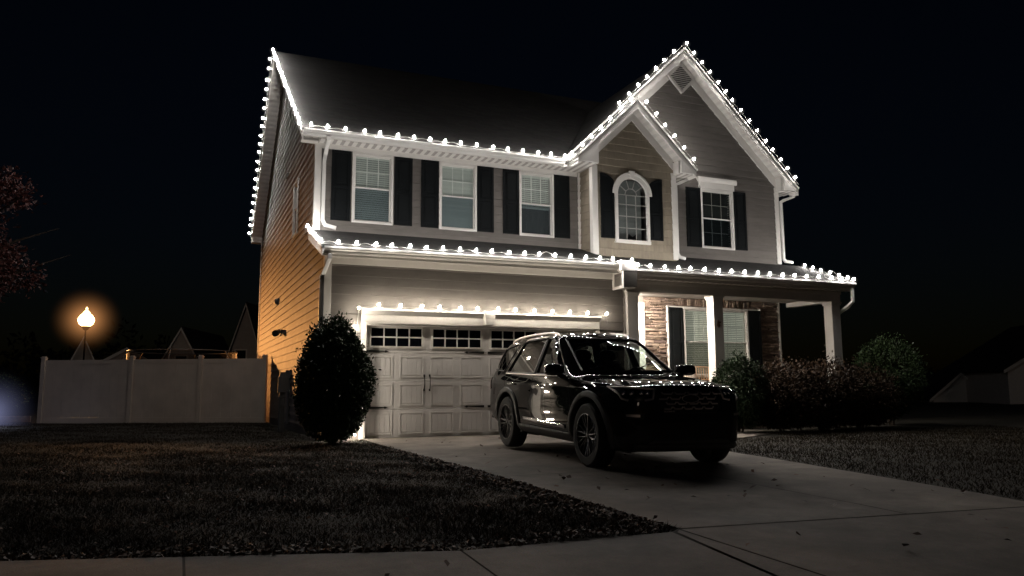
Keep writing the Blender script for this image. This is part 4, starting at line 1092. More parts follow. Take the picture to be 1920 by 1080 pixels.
me = bpy.data.meshes.new('body_cage'); me.from_pydata(V, [], F); me.update()
bm = bmesh.new(); bm.from_mesh(me); bmesh.ops.recalc_face_normals(bm, faces=bm.faces)
cl_ = bm.edges.layers.float.new('crease_edge')
def key(v): return (round(v.co.x, 3), round(abs(v.co.y), 3), round(v.co.z, 3))
rowid = {}
for si, (X, rows) in enumerate(ST):
    for ri, (y, z, dx) in enumerate(rows): rowid[(round(X+dx, 3), round(abs(y), 3), round(z, 3))] = (si, ri)
for e in bm.edges:
    a, b = rowid.get(key(e.verts[0])), rowid.get(key(e.verts[1]))
    if not a or not b: continue
    c = 0
    if a[1] == b[1]:
        c = {2: .35, 5: .30, 6: .55, 7: .35}.get(a[1], 0)
        if a[1] == 1: c = .5
    if a[0] == b[0]:
        if a[0] == 5 and min(a[1], b[1]) >= 7: c = .7
        if a[0] == 8 and min(a[1], b[1]) >= 7: c = .35
        if a[0] in (0,) : c = .25
        if a[0] == 13: c = .35
    e[cl_] = c
bm.to_mesh(me); bm.free()
def ev(o):
    dg = bpy.context.evaluated_depsgraph_get(); dg.update()
    return bpy.data.meshes.new_from_object(o.evaluated_get(dg))
tmp = bpy.data.objects.new('body_cage', me); COL.objects.link(tmp)
md = tmp.modifiers.new('s', 'SUBSURF'); md.levels = 3; md.render_levels = 3
smooth_me = ev(tmp)
bm = bmesh.new(); bm.from_mesh(smooth_me); bmesh.ops.triangulate(bm, faces=bm.faces[:]); BV = BVHTree.FromBMesh(bm); bm.free()
tmp.modifiers.clear(); tmp.data = smooth_me
sm = tmp.modifiers.new('sol', 'SOLIDIFY'); sm.thickness = .03; sm.offset = -1
cut = MB()
for X in (0, -2.86):
    for s in (-1, 1): cut.lathe([(.455, .58*s), (.455, 1.2*s)], 48, (X, 0, .40), 'y')
# side windows (X,z) polygons, both sides at once
FW = [(-.72, 1.185), (-1.74, 1.20), (-1.80, 1.585), (-1.62, 1.585), (-1.36, 1.50)]
FW = [(-.80, 1.195), (-1.74, 1.205), (-1.79, 1.605), (-1.62, 1.590), (-1.38, 1.50)]
RW_ = [(-1.86, 1.205), (-2.98, 1.225), (-2.72, 1.575), (-2.60, 1.60), (-1.90, 1.61)]
QW = [(-3.20, 1.24), (-3.86, 1.27), (-3.66, 1.50), (-3.10, 1.57), (-2.97, 1.55)]
for poly in (FW, RW_, QW): cut.prism([(x, -1.2, Zf(z)) for x, z in poly], (0, 2.4, 0))
WS = [(-.70, 1.235), (.70, 1.235), (.58, 1.585), (-.58, 1.585)]
cut.prism([(-1.52, y*YS, Zf(z)) for y, z in WS], (1.8, 0, 0))
BW = [(-.58, 1.22), (.58, 1.22), (.47, 1.46), (-.47, 1.46)]
cut.prism([(-4.3, y*YS, Zf(z)) for y, z in BW], (.62, 0, 0))
co = cut.build('cutter', PAINT)
bo = tmp.modifiers.new('b', 'BOOLEAN'); bo.object = co; bo.operation = 'DIFFERENCE'; bo.solver = 'EXACT'; bo.use_self = True
body_me = ev(tmp); body_me.name = 'body'
bpy.data.objects.remove(tmp); bpy.data.objects.remove(co)
body_me.materials.clear(); body_me.materials.append(PAINT)
body_me.shade_smooth(); body_me.set_sharp_from_angle(angle=math.radians(38))
body = bpy.data.objects.new('body', body_me); COL.objects.link(body); body.parent = car

def cast(axis, sgn, a, b, off):
    if axis != 'z': b = Zf(b)
    if axis == 'x': a *= YS
    if axis == 'z': b *= YS
    if axis == 'y': o, d = Vector((a, sgn*2, b)), Vector((0, -sgn, 0))
    elif axis == 'x': o, d = Vector((sgn*3+(-1.5 if sgn < 0 else 0)*1.0, a, b)), Vector((-sgn, 0, 0))
    else: o, d = Vector((a, b, 3)), Vector((0, 0, -1))
    if axis == 'x' and sgn < 0: o = Vector((-6, a, b))
    h = BV.ray_cast(o, d)
    if h[0] is None:
        h = BV.find_nearest(o+d*1.1 if axis == 'y' else o+d*2.1)
    nrm = h[1]
    if nrm.dot(d) > 0: nrm = -nrm
    return h[0]+nrm*off
def patch(name, poly, axis, sgn, off, m, parent, cell=.05, thick=0.0, smooth=True):
    mb = MB(); cache = {}
    x0, x1 = min(p[0] for p in poly), max(p[0] for p in poly); z0, z1 = min(p[1] for p in poly), max(p[1] for p in poly)
    nx, nz = max(1, math.ceil((x1-x0)/cell)), max(1, math.ceil((z1-z0)/cell))
    def vid(p):
        k = (round(p[0], 5), round(p[1], 5))
        if k not in cache: cache[k] = mb.P(cast(axis, sgn, p[0], p[1], off))
        return cache[k]
    for i in range(nx):
        q = clip(clip(poly, 1, 0, -(x0+(x1-x0)*i/nx)), -1, 0, x0+(x1-x0)*(i+1)/nx)
        if not q: continue
        for j in range(nz):
            r = clip(clip(q, 0, 1, -(z0+(z1-z0)*j/nz)), 0, -1, z0+(z1-z0)*(j+1)/nz)
            if len(r) > 2:
                ids = []
                for p in r:
                    v = vid(p)
                    if v not in ids: ids.append(v)
                if len(ids) > 2: mb.f.append(ids); mb.m.append(0)
    o = mb.build(name, m, parent, smooth=smooth, angle=60)
    if thick:
        s = o.modifiers.new('s', 'SOLIDIFY'); s.thickness = thick; s.offset = 0
    return o
def line(name, pts, axis, sgn, r, m, parent, off=0.0, closed=False, step=.04, mb=None):
    own = mb is None; mb = mb or MB(); P_ = []
    pp = list(pts)+([pts[0]] if closed else [])
    for a, b in zip(pp, pp[1:]):
        L = math.hypot(b[0]-a[0], b[1]-a[1]); n = max(1, int(L/step))
        for k in range(n): t = k/n; P_.append(cast(axis, sgn, a[0]+(b[0]-a[0])*t, a[1]+(b[1]-a[1])*t, off))
    P_.append(cast(axis, sgn, pp[-1][0], pp[-1][1], off))
    mb.tube(P_, r, 6)
    return mb.build(name, m, parent, smooth=True) if own else None
def grow(poly, g):
    cx = sum(p[0] for p in poly)/len(poly); cy = sum(p[1] for p in poly)/len(poly)
    return [(p[0]+g*(1 if p[0] > cx else -1), p[1]+g*(1 if p[1] > cy else -1)) for p in poly]
SEAM = mat('seam_shadow', (.002, .002, .002), .9)
for s in (-1, 1):
    patch('side_window', grow(FW, .012), 'y', s, -.012, CG, car)['label'] = 'front door glass'
    patch('side_window', grow(RW_, .012), 'y', s, -.012, PG, car); patch('side_window', grow(QW, .012), 'y', s, -.012, PG, car)
    mb = MB()
    for w in (FW, RW_): line('', grow(w, .010), 'y', s, .012, None, None, .0, True, mb=mb)
    line('', grow(QW, .010), 'y', s, .010, None, None, .0, True, mb=mb)
    line('', [(-1.83, 1.20), (-1.85, 1.60)], 'y', s, .035, None, None, -.018, mb=mb)
    mb.build('window_frame', M['black'], car, smooth=True)
    line('chrome_trim', [(-.74, 1.172), (-1.8, 1.180), (-3.04, 1.200), (-2.72, 1.60), (-2.60, 1.628), (-1.9, 1.64)], 'y', s, .009, M['darkchrome'], car, .002)
    # doors seams
    mb = MB()
    for pl in ([(-.52, .42), (-.50, .80), (-.60, 1.10)], [(-1.82, .42), (-1.80, .8), (-1.83, 1.17)], [(-3.02, 1.18), (-2.95, 1.0), (-2.68, .86), (-2.46, .74), (-2.34, .55), (-2.26, .44)], [(-.52, .42), (-1.4, .40), (-2.26, .44)]):
        line('', pl, 'y', s, .0045, None, None, -.002, mb=mb)
    line('', [(.52, 1.0), (.2, 1.04), (-.45, 1.085)], 'y', s, .004, None, None, -.001, mb=mb)
    mb.build('panel_seam', SEAM, car, smooth=True)
    # lower cladding and chrome strip
    patch('sill_cladding', [(-.46, .27), (-2.42, .29), (-2.42, .40), (-.46, .385)], 'y', s, .012, M['clad'], car, thick=.01)
    st = patch('chrome_sill_strip', [(-.66, .43), (-2.14, .465), (-2.14, .515), (-.66, .48)], 'y', s, .014, M['chrome'], car, thick=.012)
    # wheel arch cladding
    for X in (0, -2.86):
        mb = MB(); n = 40; a0, a1 = math.radians(-18), math.radians(198); R = []
        for k in range(n+1):
            a = a0+(a1-a0)*k/n; ring = []
            for rr, off in ((.452, -.03), (.452, .016), (.47, .026), (.52, .022), (.532, .0)):
                px, pz = X+rr*math.cos(a), .40+rr*math.sin(a); pz = max(pz, .262)
                q = cast('y', s, px, max(pz, .30), 0); yy = q.y+s*off
                ring.append(mb.P((px, yy, pz)))
            R.append(ring)
        for k in range(n):
            for jj in range(4): mb.f.append([R[k][jj], R[k+1][jj], R[k+1][jj+1], R[k][jj+1]]); mb.m.append(0)
        mb.build('wheel_arch_trim', M['clad'], car, smooth=True)
    # door handles
    for X, z in ((-1.62, 1.015), (-2.72, 1.035)):
        mb = MB(); q = cast('y', s, X, z, 0); q2 = cast('y', s, X+.2, z, 0)
        mb.tube([q, q+Vector((.01, s*.035, 0)), (q+q2)/2+Vector((0, s*.045, 0)), q2+Vector((-.01, s*.035, 0)), q2], [.010, .014, .015, .014, .010], 8)
        mb.build('door_handle', M['chrome'], car, smooth=True)
    # mirror
    mb = MB(); cx, cy, cz = -.78, s*1.0, 1.19
    prof = [(0, .0, .0), (.10, .9, .85), (.16, 1.0, 1.0)]
    rings = []
    for dx, sy, sz in ((.13, .55, .5), (.10, .85, .82), (.03, 1.0, 1.0), (-.06, 1.02, 1.0), (-.09, .98, .96)):
        ring = []
        for k in range(16):
            a = 2*PI*k/16; c_, s__ = math.cos(a), math.sin(a); e = .55
            ring.append(mb.P((cx+dx, cy+s*.01+.115*sy*math.copysign(abs(c_)**e, c_), cz+.078*sz*math.copysign(abs(s__)**e, s__))))
        rings.append(ring)
    for i in range(4):
        for k in range(16): mb.f.append([rings[i][k], rings[i][(k+1) % 16], rings[i+1][(k+1) % 16], rings[i+1][k]]); mb.m.append(0)
    mb.f.append(rings[0]); mb.m.append(0); mb.f.append(rings[-1]); mb.m.append(0)
    mb.tube([(cx+.0, s*.84, 1.08), (cx, s*.95, 1.13)], .035, 8)
    mr = mb.build('wing_mirror', PAINT, car, smooth=True); mb = MB(); mb.box(cx-.094, cx-.092, cy-.10, cy+.10, cz-.065, cz+.065); mb.build('mirror_glass', M['chrome'], mr)
    # roof rail
    mb = MB(); P_ = []
    for k in range(13):
        X = -1.58-1.95*k/12; yy = s*(.565-.02*abs(k-6)/6); h = BV.ray_cast(Vector((X, yy, 3)), Vector((0, 0, -1)))[0].z; P_.append((X, yy, h+.034-(.036 if k in (0, 12) else (.008 if k in (1, 11) else 0))))
    mb.tube(P_, .020, 8)
    mb.build('roof_rail', M['darkchrome'], car, smooth=True)
    # tail lamp
    patch('tail_lamp', [(-3.72, .92), (-4.0, .90), (-4.0, 1.12), (-3.80, 1.14)], 'y', s, .008, mat('red_lens', (.25, .01, .012), .12), car)
    # headlamp : dark housing, chrome outline, lens
    HL = [(.50*s, .955), (.545*s, .835), (.60*s, .80), (.905*s, .815), (.915*s, .93), (.895*s, .985)]
    HL = [(.455*s, 1.000), (.50*s, .865), (.80*s, .84), (.855*s, .97), (.855*s, 1.03)]
    h = patch('headlamp', HL, 'x', 1, .006, mat('lamp_housing', (.006, .006, .006), .25, coat=1.0), car, cell=.03)
    line('lamp_outline', [(.60*s, .855), (.50*s, .87), (.46*s, .998), (.845*s, 1.025), (.82*s, .875), (.77*s, .852)], 'x', 1, .013, M['darkchrome'], h, .008)
    mb = MB()
    for yy in (.55, .62, .72, .79):
        q = cast('x', 1, yy*s, .94, .006); mb.lathe([(.001, .012), (.018, .008), (.028, -.002), (.030, -.012)], 12, (q.x, q.y, q.z), 'x')
    mb.build('lamp_projector', M['chrome'], h, smooth=True)
    # fog lamp bar + pocket
    patch('fog_lamp_pocket', [(.60*s, .70), (.62*s, .62), (.82*s, .63), (.84*s, .70)], 'x', 1, .003, M['black'], car, cell=.03)
    patch('fog_lamp', [(.66*s, .682), (.66*s, .648), (.80*s, .655), (.80*s, .685)], 'x', 1, .010, M['darkchrome'], car, cell=.03)
# glass front / rear
patch('windscreen', [(-.715, 1.222), (.715, 1.222), (.595, 1.598), (-.595, 1.598)], 'x', 1, -.010, CG, car, cell=.06)
patch('rear_window', grow(BW, .012), 'x', -1, -.010, PG, car, cell=.06)
mb = MB()
line('', [(-.71, 1.228), (-.59, 1.592), (.59, 1.592), (.71, 1.228)], 'x', 1, .014, None, None, .0, mb=mb)
line('', [(-.71, 1.228), (0, 1.222), (.71, 1.228)], 'x', 1, .02, None, None, .0, mb=mb)
mb.build('windscreen_frame', M['black'], car, smooth=True)
# bonnet creases and seam
mb = MB()
for s in (-1, 1):
    line('', [(.80, s*.50), (.3, s*.60), (-.28, s*.70)], 'z', 1, .006, None, None, -.003, mb=mb)
line('', [(-.72, 1.0), (-.35, 1.030), (0, 1.035), (.35, 1.030), (.72, 1.0)], 'x', 1, .005, None, None, -.001, mb=mb)
mb.build('bonnet_seam', SEAM, car, smooth=True)
for s in (-1, 1): line('bonnet_ridge', [(.72, s*.30), (.3, s*.36), (-.22, s*.42)], 'z', 1, .022, PAINT, car, -.017)
# grille
GR = [(-.47, .965), (-.50, .90), (-.42, .72), (.42, .72), (.50, .90), (.47, .965)]
GR = [(-.43, 1.00), (-.47, .955), (-.37, .70), (.37, .70), (.47, .955), (.43, 1.00)]
gr = patch('grille', GR, 'x', 1, .004, M['iron'], car, cell=.05)
mb = MB()
def ghw(z): return .47-.11*(.93-z)/.23 if z < .93 else .45
for r_ in range(4):
    z = .750+.060*r_
    n = 5; w = 2*ghw(z)-.04; seg = w/n; sh = (seg/2 if r_ % 2 else 0)
    for k in range(n+1):
        a = -w/2+seg*k-sh; b = a+seg*.62
        a, b = max(a, -w/2), min(b, w/2)
        if b-a > .06:
            line('', [(a, z), (b, z)], 'x', 1, .011, None, None, .012, mb=mb)
            if b+.03 < w/2: line('', [(b, z), (b+.022, z+.024)], 'x', 1, .009, None, None, .012, mb=mb)
            if a-.03 > -w/2: line('', [(a, z), (a-.022, z+.024)], 'x', 1, .009, None, None, .012, mb=mb)
mb.build('grille_mesh', M['darkchrome'], gr, smooth=True)
line('grille_surround', GR, 'x', 1, .010, M['black'], gr, .006, True)
mb = MB(); q = cast('x', 1, 0, .875, .02)
mb.prism([(q.x, .115*math.cos(2*PI*k/32), .85+.045*math.sin(2*PI*k/32)) for k in range(32)], (.012, 0, 0)); em = mb.build('oval_emblem', M['iron'], gr)
mb = MB(); mb.tube([(q.x+.012, .115*math.cos(2*PI*k/32), .85+.045*math.sin(2*PI*k/32)) for k in range(33)], .004, 6); mb.build('emblem_rim', M['darkchrome'], em, smooth=True)
# lower intake, splitter
patch('lower_intake', [(-.60, .55), (-.52, .40), (.52, .40), (.60, .55), (.50, .58), (-.50, .58)], 'x', 1, .003, M['black'], car)
patch('skid_plate', [(-.50, .385), (-.60, .33), (.60, .33), (.50, .385)], 'x', 1, .016, mat('skid_silver', (.10, .10, .10), .5, .3), car, thick=.012)
patch('bumper_cladding', [(-.72, .33), (-.72, .26), (.72, .26), (.72, .33)], 'x', 1, .010, M['clad'], car, thick=.012)
# embossed words
def word(txt, size, loc, rot, m, parent, name, ext=.003):
    cu = bpy.data.curves.new(name, 'FONT'); cu.body = txt; cu.size = size; cu.extrude = ext; cu.align_x = 'CENTER'; cu.align_y = 'CENTER'
    o = bpy.data.objects.new(name, cu); COL.objects.link(o)
    dg = bpy.context.evaluated_depsgraph_get(); dg.update(); me = bpy.data.meshes.new_from_object(o.evaluated_get(dg)); bpy.data.objects.remove(o)
    me.materials.clear(); me.materials.append(m); o = bpy.data.objects.new(name, me); COL.objects.link(o); o.parent = parent; o.location = loc; o.rotation_euler = rot; return o
for s in (-1, 1):
    q = cast('y', s, -.95, .462, .022); word('EXPLORER', .036, q, (PI/2, -.02*s if s < 0 else .02, 0 if s < 0 else PI), M['clad'], car, 'strip_lettering')
q = cast('x', 1, -.30, .718, .02); word('PLATINUM', .030, q, (PI/2, 0, PI/2), M['darkchrome'], gr, 'grille_lettering')
# underbody
mb = MB(); mb.box(-3.6, .5, -.62, .62, .22, .30); mb.box(-.25, .25, -.80, -.55, .3, .6) if False else None
mb.tube([(0, -.8, .39), (0, .8, .39)], .05, 8); mb.tube([(-2.86, -.8, .39), (-2.86, .8, .39)], .06, 8)
mb.build('underbody', M['black'], car)
# wheels
def make_wheel(X, s):
    mb = MB(); o = (X, s*.815, .39); w = .125
    prof = [(.255, -w*.9), (.30, -w), (.355, -w*.98), (.383, -w*.80), (.39, -w*.45), (.39, w*.45), (.383, w*.80), (.355, w*.98), (.30, w), (.262, w*.9)]
    mb.lathe([(r, h) for r, h in prof], 48, o, 'y', cap=False)
    for k in range(36):    # tread blocks
        a = 2*PI*k/36; c, s_ = math.cos(a), math.sin(a)
    wl = mb.build('wheel', M['rubber'], car, smooth=True)
    mb = MB(); f = s
    mb.lathe([(.262, f*w*.92), (.268, f*w*.98), (.258, f*w*.98), (.245, f*w*.6), (.24, -f*w*.9)], 48, o, 'y', cap=False)
    for k in range(5):
        a = 2*PI*k/5+.3
        for da in (-.14, .14):
            a1, a2 = a+da*.9, a+da*1.25
            p0 = Vector((o[0]+.045*math.cos(a1), o[1]+f*w*.70, o[2]+.045*math.sin(a1))); p1 = Vector((o[0]+.15*math.cos(a2), o[1]+f*w*.78, o[2]+.15*math.sin(a2))); p2 = Vector((o[0]+.252*math.cos(a2), o[1]+f*w*.86, o[2]+.252*math.sin(a2)))
            mb.tube([p0, p1, p2], [.016, .012, .011], 6)
        a3 = a+PI/5
        p1 = Vector((o[0]+.10*math.cos(a3), o[1]+f*w*.70, o[2]+.10*math.sin(a3))); p2 = Vector((o[0]+.252*math.cos(a3+.16), o[1]+f*w*.84, o[2]+.252*math.sin(a3+.16))); p3 = Vector((o[0]+.252*math.cos(a3-.16), o[1]+f*w*.84, o[2]+.252*math.sin(a3-.16)))
        mb.tube([Vector((o[0]+.04*math.cos(a3), o[1]+f*w*.66, o[2]+.04*math.sin(a3))), p1, p2], [.013, .010, .009], 6); mb.tube([p1, p3], [.010, .009], 6)
    mb.lathe([(.001, f*w*.80), (.032, f*w*.79), (.05, f*w*.70), (.06, f*w*.5)], 20, o, 'y', cap=False)
    mb.build('rim', mat('dark_alloy', (.07, .07, .072), .3, .9), wl, smooth=True)
    mb = MB(); mb.lathe([(.001, f*w*.2), (.17, f*w*.2), (.17, f*w*.05)], 32, o, 'y', cap=False); mb.lathe([(.245, -f*w*.3), (.001, -f*w*.3)], 32, o, 'y', cap=False)
    mb.build('brake_disc', mat('brake_disc', (.08, .08, .08), .4, .8), wl, smooth=True)
for X in (0, -2.86):
    for s in (-1, 1): make_wheel(X, s)
# wheel wells (dark)
for X in (0, -2.86):
    for s in (-1, 1):
        mb = MB(); n = 20
        for k in range(n):
            a, b = PI*k/n, PI*(k+1)/n
            mb.face([(X+.47*math.cos(a), s*.57, .40+.47*math.sin(a)), (X+.47*math.cos(b), s*.57, .40+.47*math.sin(b)), (X+.47*math.cos(b), s*.89, .40+.47*math.sin(b)), (X+.47*math.cos(a), s*.89, .40+.47*math.sin(a))])
        mb.face([(X-.47, s*.57, .2), (X+.47, s*.57, .2)]+[(X+.47*math.cos(PI*k/n), s*.57, .40+.47*math.sin(PI*k/n)) for k in range(n+1)])
        mb.build('wheel_well', M['black'], car, fix=False)
# interior
INT = mat('car_interior', (.02, .02, .021), .75)
def seat(X, Y, w=.25, z=.62, head=True):
    mb = MB()
    def rbox(cx, cy, cz, hx, hy, hz, tilt=0):
        rings = []
        for k in range(7):
            t = -1+2*k/6; q = (1-abs(t)**4)**.25 if abs(t) < 1 else .35; q = max(q, .55)
            ring = []
            for m_ in range(16):
                a = 2*PI*m_/16; c, s_ = math.cos(a), math.sin(a)
                xx = hx*q*math.copysign(abs(c)**.5, c); yy = hy*q*math.copysign(abs(s_)**.5, s_); zz = hz*t
                ring.append(mb.P((cx+xx-zz*tilt, cy+yy, cz+zz)))
            rings.append(ring)
        for i in range(6):
            for m_ in range(16): mb.f.append([rings[i][m_], rings[i][(m_+1) % 16], rings[i+1][(m_+1) % 16], rings[i+1][m_]]); mb.m.append(0)
        mb.f.append(rings[0][::-1]); mb.m.append(0); mb.f.append(rings[-1]); mb.m.append(0)
    rbox(X, Y, z, .27, w, .10); rbox(X-.33, Y, z+.36, .07, w*.95, .34, .22)
    if head: rbox(X-.44, Y, z+.78, .05, .13, .09, .15); mb.tube([(X-.42, Y, z+.6), (X-.43, Y, z+.75)], .02, 6)
    return mb.build('seat', INT, car, smooth=True)
seat(-1.55, .40); seat(-1.55, -.40); seat(-2.45, .42, .26, .66); seat(-2.45, -.42, .26, .66)
mb = MB(); mb.prism([(-.45, -.74, .8), (-.50, -.74, 1.06), (-.72, -.74, 1.10), (-.95, -.74, 1.04), (-1.0, -.78, .75)], (0, 1.48, 0)); mb.build('dashboard', INT, car, bevel=.02)
mb = MB(); c = Vector((-1.12, .40, 1.05)); mb.tube([c+Vector((.07*math.sin(a), .185*math.cos(a), .17*math.sin(a))) for a in [2*PI*k/24 for k in range(25)]], .015, 8); mb.tube([c, c+Vector((.2, 0, -.12))], .03, 8); mb.tube([c-Vector((0, .17, 0)), c+Vector((0, .17, 0))], .015, 6); mb.build('steering_wheel', INT, car, smooth=True)
mb = MB(); mb.box(-1.03, -1.0, -.12, .12, 1.46, 1.53); mb.tube([(-1.0, 0, 1.5), (-1.08, 0, 1.58)], .01, 6); mb.build('rear_view_mirror', M['black'], car, bevel=.01)
mb = MB(); mb.box(-3.9, -.4, -.8, .8, .40, .46); mb.build('cabin_floor', INT, car)
mb = MB(); line('', [(-.60, 1.242), (-.15, 1.30)], 'x', 1, .010, None, None, .02, mb=mb); line('', [(.05, 1.245), (.5, 1.32)], 'x', 1, .010, None, None, .02, mb=mb); mb.build('wiper', M['black'], car, smooth=True)
# ------------------------------------------------------------------ fence
FA, FB = Vector((-6.05, 11.9, 0)), Vector((-.17, 8.78, 0))
ft = thing('privacy_fence', 'pale vinyl privacy fence running from the house corner to the left', 'fence', FA)
fd_ = (FB-FA); fl = fd_.length; fd_.normalize(); fn = Vector((fd_.y, -fd_.x, 0))
FWm = lambda a, b, c: fd_*a+fn*b+Vector((0, 0, c))
VIN = mat('pale_vinyl', (.70, .61, .53), .5, noise=.08, nscale=2, dirt=.15)
cuts = [0, fl*.405, fl*.715, fl]
for i, a in enumerate(cuts):
    mb = MB(FWm); mb.box(a-.06, a+.06, -.06, .06, -.1, 1.86); mb.prism([(a-.075, -.075, 1.86), (a+.075, -.075, 1.86), (a+.075, .075, 1.86), (a-.075, .075, 1.86)], (0, 0, .02)); mb.prism([(a-.05, -.05, 1.881), (a+.05, -.05, 1.881), (a+.05, .05, 1.881), (a-.05, .05, 1.881)], (0, 0, .03)); mb.build('fence_post', VIN, ft, bevel=.004)
for a, b in zip(cuts, cuts[1:]):
    mb = MB(FWm); a += .061; b -= .061
    mb.box(a, b, -.025, .025, 1.68, 1.80); mb.box(a, b, -.025, .025, -.06, .14)
    n = int((b-a)/.28); w = (b-a)/n
    for k in range(n): mb.box(a+k*w+.004, a+(k+1)*w-.004, -.011, .011, .141, 1.679)
    mb.box(a, b, -.004, .004, .141, 1.679); mb.build('fence_panel', VIN, ft)
# short return to the house wall added to shade it, coloured dark as shade
RW0, RW1 = Vector((-.17, 8.84, 0)), Vector((-.04, 10.75, 0)); rd = (RW1-RW0).normalized(); rn = Vector((rd.y, -rd.x, 0)); rl = (RW1-RW0).length
mb = MB(lambda a, b, c: RW0+rd*a+rn*b+Vector((0, 0, c))); mb.box(0, rl, -.02, .02, -.06, 1.80); mb.build('fence_shade_return', M['clad'], ft, bevel=.003)
# pedestal post with boxes near the meter
t = thing('utility_post', 'grey utility post standing beside the side wall behind the holly', 'post', (-.30, 3.5, 0))
mb = MB(); mb.box(-.06, .06, -.05, .05, -.05, 1.30); mb.build('post', M['clad'], t, bevel=.006)
mb = MB(); mb.box(-.10, .10, -.10, -.051, .85, 1.2); mb.tube([(-.04, -.07, .95), (-.05, -.07, .3), (-.04, -.06, 0)], .018, 8); mb.build('service_box', M['clad'], t, bevel=.006)

# ------------------------------------------------------------------ street lamp
LX, LY = -5.78, 19.41
t = thing('street_lamp', 'lit acorn globe street lamp glowing orange behind the fence', 'street lamp', (LX, LY, 0))
mb = MB(); mb.lathe([(.16, 0), (.16, .25), (.06, .45), (.035, .7), (.028, 3.2), (.09, 3.24), (.12, 3.30), (.17, 3.33), (.17, 3.37)], 16); mb.build('pole', mat('lamp_pole', (.01, .01, .01), 1.0, spec=.0), t, smooth=True)
GLB = emit('lamp_globe_glow', (1.0, .62, .26), 14)
mb = MB(); mb.lathe([(.14, 3.372), (.24, 3.45), (.29, 3.58), (.28, 3.68), (.20, 3.80), (.12, 3.87)], 24); mb.build('globe', GLB, t, smooth=True)
mb = MB(); mb.lathe([(.125, 3.871), (.13, 3.90), (.07, 3.97), (.03, 4.0), (.05, 4.04), (.03, 4.09), (.005, 4.12)], 20); mb.build('finial', emit('lamp_cap_glow', (1, .6, .25), 5), t, smooth=True)
mb = MB(); mb.lathe([(.001, -1.4)]+[(1.4*math.cos(a), 1.4*math.sin(a)) for a in [(-80+16*k)*PI/180 for k in range(11)]]+[(.001, 1.4)], 24); o = mb.build('glare', glare('lamp_glare', (1.0, .42, .14), 1.0, 1.4, 3.2), t); o.location = (0, 0, 3.62)  # last sphere glows to imitate lens glare around the lamp
ld = bpy.data.lights.new('lamp_light', 'SPOT'); ld.energy = LAMPW; ld.color = (1.0, .44, .13); ld.spot_size = math.radians(64); ld.spot_blend = .75; ld.shadow_soft_size = .22
lo = bpy.data.objects.new('lamp_light', ld); COL.objects.link(lo); lo.parent = t; lo.location = (0, -.0, 3.32)
lo.rotation_euler = Vector((5.8, -9.6, -3.0)).to_track_quat('-Z', 'Y').to_euler()

# ------------------------------------------------------------------ cool light and shrubs far left
t = thing('floodlight', 'cool white garden floodlight at the far left edge by the ground', 'floodlight', (-6.95, 9.9, 0))
mb = MB(); mb.tube([(0, 0, -.05), (0, 0, .30)], .02, 8); mb.lathe([(.04, 0), (.09, .03), (.10, .10), (.09, .12)], 16, (0, -.02, .34), 'y'); mb.build('housing', M['black'], t, smooth=True)
mb = MB(); mb.lathe([(.001, -.025), (.088, -.021)], 16, (0, -.02, .34), 'y', cap=False); mb.build('lens', emit('cool_lens', (.75, .8, 1), 25), t)
o = MB(); o.lathe([(.001, -1.4)]+[(1.4*math.cos(a), 1.4*math.sin(a)) for a in [(-80+16*k)*PI/180 for k in range(11)]]+[(.001, 1.4)], 20); o = o.build('glare', glare('cool_glare', (.42, .45, .80), .6, 1.4, 3.6), t); o.location = (0, 0, .34)  # glowing sphere imitates the cool lens glare of this floodlight
ld = bpy.data.lights.new('cool_light', 'SPOT'); ld.energy = 25; ld.color = (.75, .8, 1); ld.spot_size = math.radians(110); ld.spot_blend = .6; ld.shadow_soft_size = .08
lo = bpy.data.objects.new('cool_light', ld); COL.objects.link(lo); lo.parent = t; lo.location = (0, -.08, .38); lo.rotation_euler = Vector((.35, -1, -.12)).to_track_quat('-Z', 'Y').to_euler()
shrub('garden_shrub', 'dark shrub left of the fence end', (-7.6, 13.4, 0), [((0, 0, .8), (.9, .7, .6), 5000, .06, 51, .5, .15, 0, .05, .1)], M['holly'])
mb = MB(); mb.box(-9.5, -6.4, 12.55, 12.75, 0, .18); tag(mb.build('garden_kerb', M['concrete'], None, bevel=.01), 'low pale garden edging left of the fence', 'edging')

# ------------------------------------------------------------------ trampoline behind the fence
t = thing('trampoline', 'round netted trampoline seen above the fence', 'trampoline', (-2.3, 14.6, 0))
mb = MB(); R_ = 1.75
mb.tube([(R_*math.cos(2*PI*k/32), R_*math.sin(2*PI*k/32), .85) for k in range(33)], .03, 6)
for k in range(6):
    a = 2*PI*k/6+.3; mb.tube([(R_*math.cos(a), R_*math.sin(a), .85), (R_*math.cos(a), R_*math.sin(a), 0)], .025, 6)
mb.build('frame', M['clad'], t, smooth=True)
mb = MB()
mb.tube([(R_*math.cos(2*PI*k/32), R_*math.sin(2*PI*k/32), 2.22) for k in range(33)], .018, 6)
for k in range(6):
    a = 2*PI*k/6+.3; mb.tube([(1.12*R_*math.cos(a), 1.12*R_*math.sin(a), .85), (1.12*R_*math.cos(a), 1.12*R_*math.sin(a), 1.9), (1.0*R_*math.cos(a), R_*math.sin(a), 2.22)], .02, 6)
mb.build('net_pole', M['clad'], t, smooth=True)
mb = MB()
for k in range(32):
    a, b = 2*PI*k/32, 2*PI*(k+1)/32; mb.face([(R_*math.cos(a), R_*math.sin(a), .87), (R_*math.cos(b), R_*math.sin(b), .87), (R_*math.cos(b), R_*math.sin(b), 2.2), (R_*math.cos(a), R_*math.sin(a), 2.2)])
mb.build('net', glass('netting', (.55, .5, .47), 1.1, .6), t, fix=False)
mb = MB(); mb.lathe([(.001, .86), (R_*.98, .86)], 32, cap=False); mb.build('mat', M['black'], t)

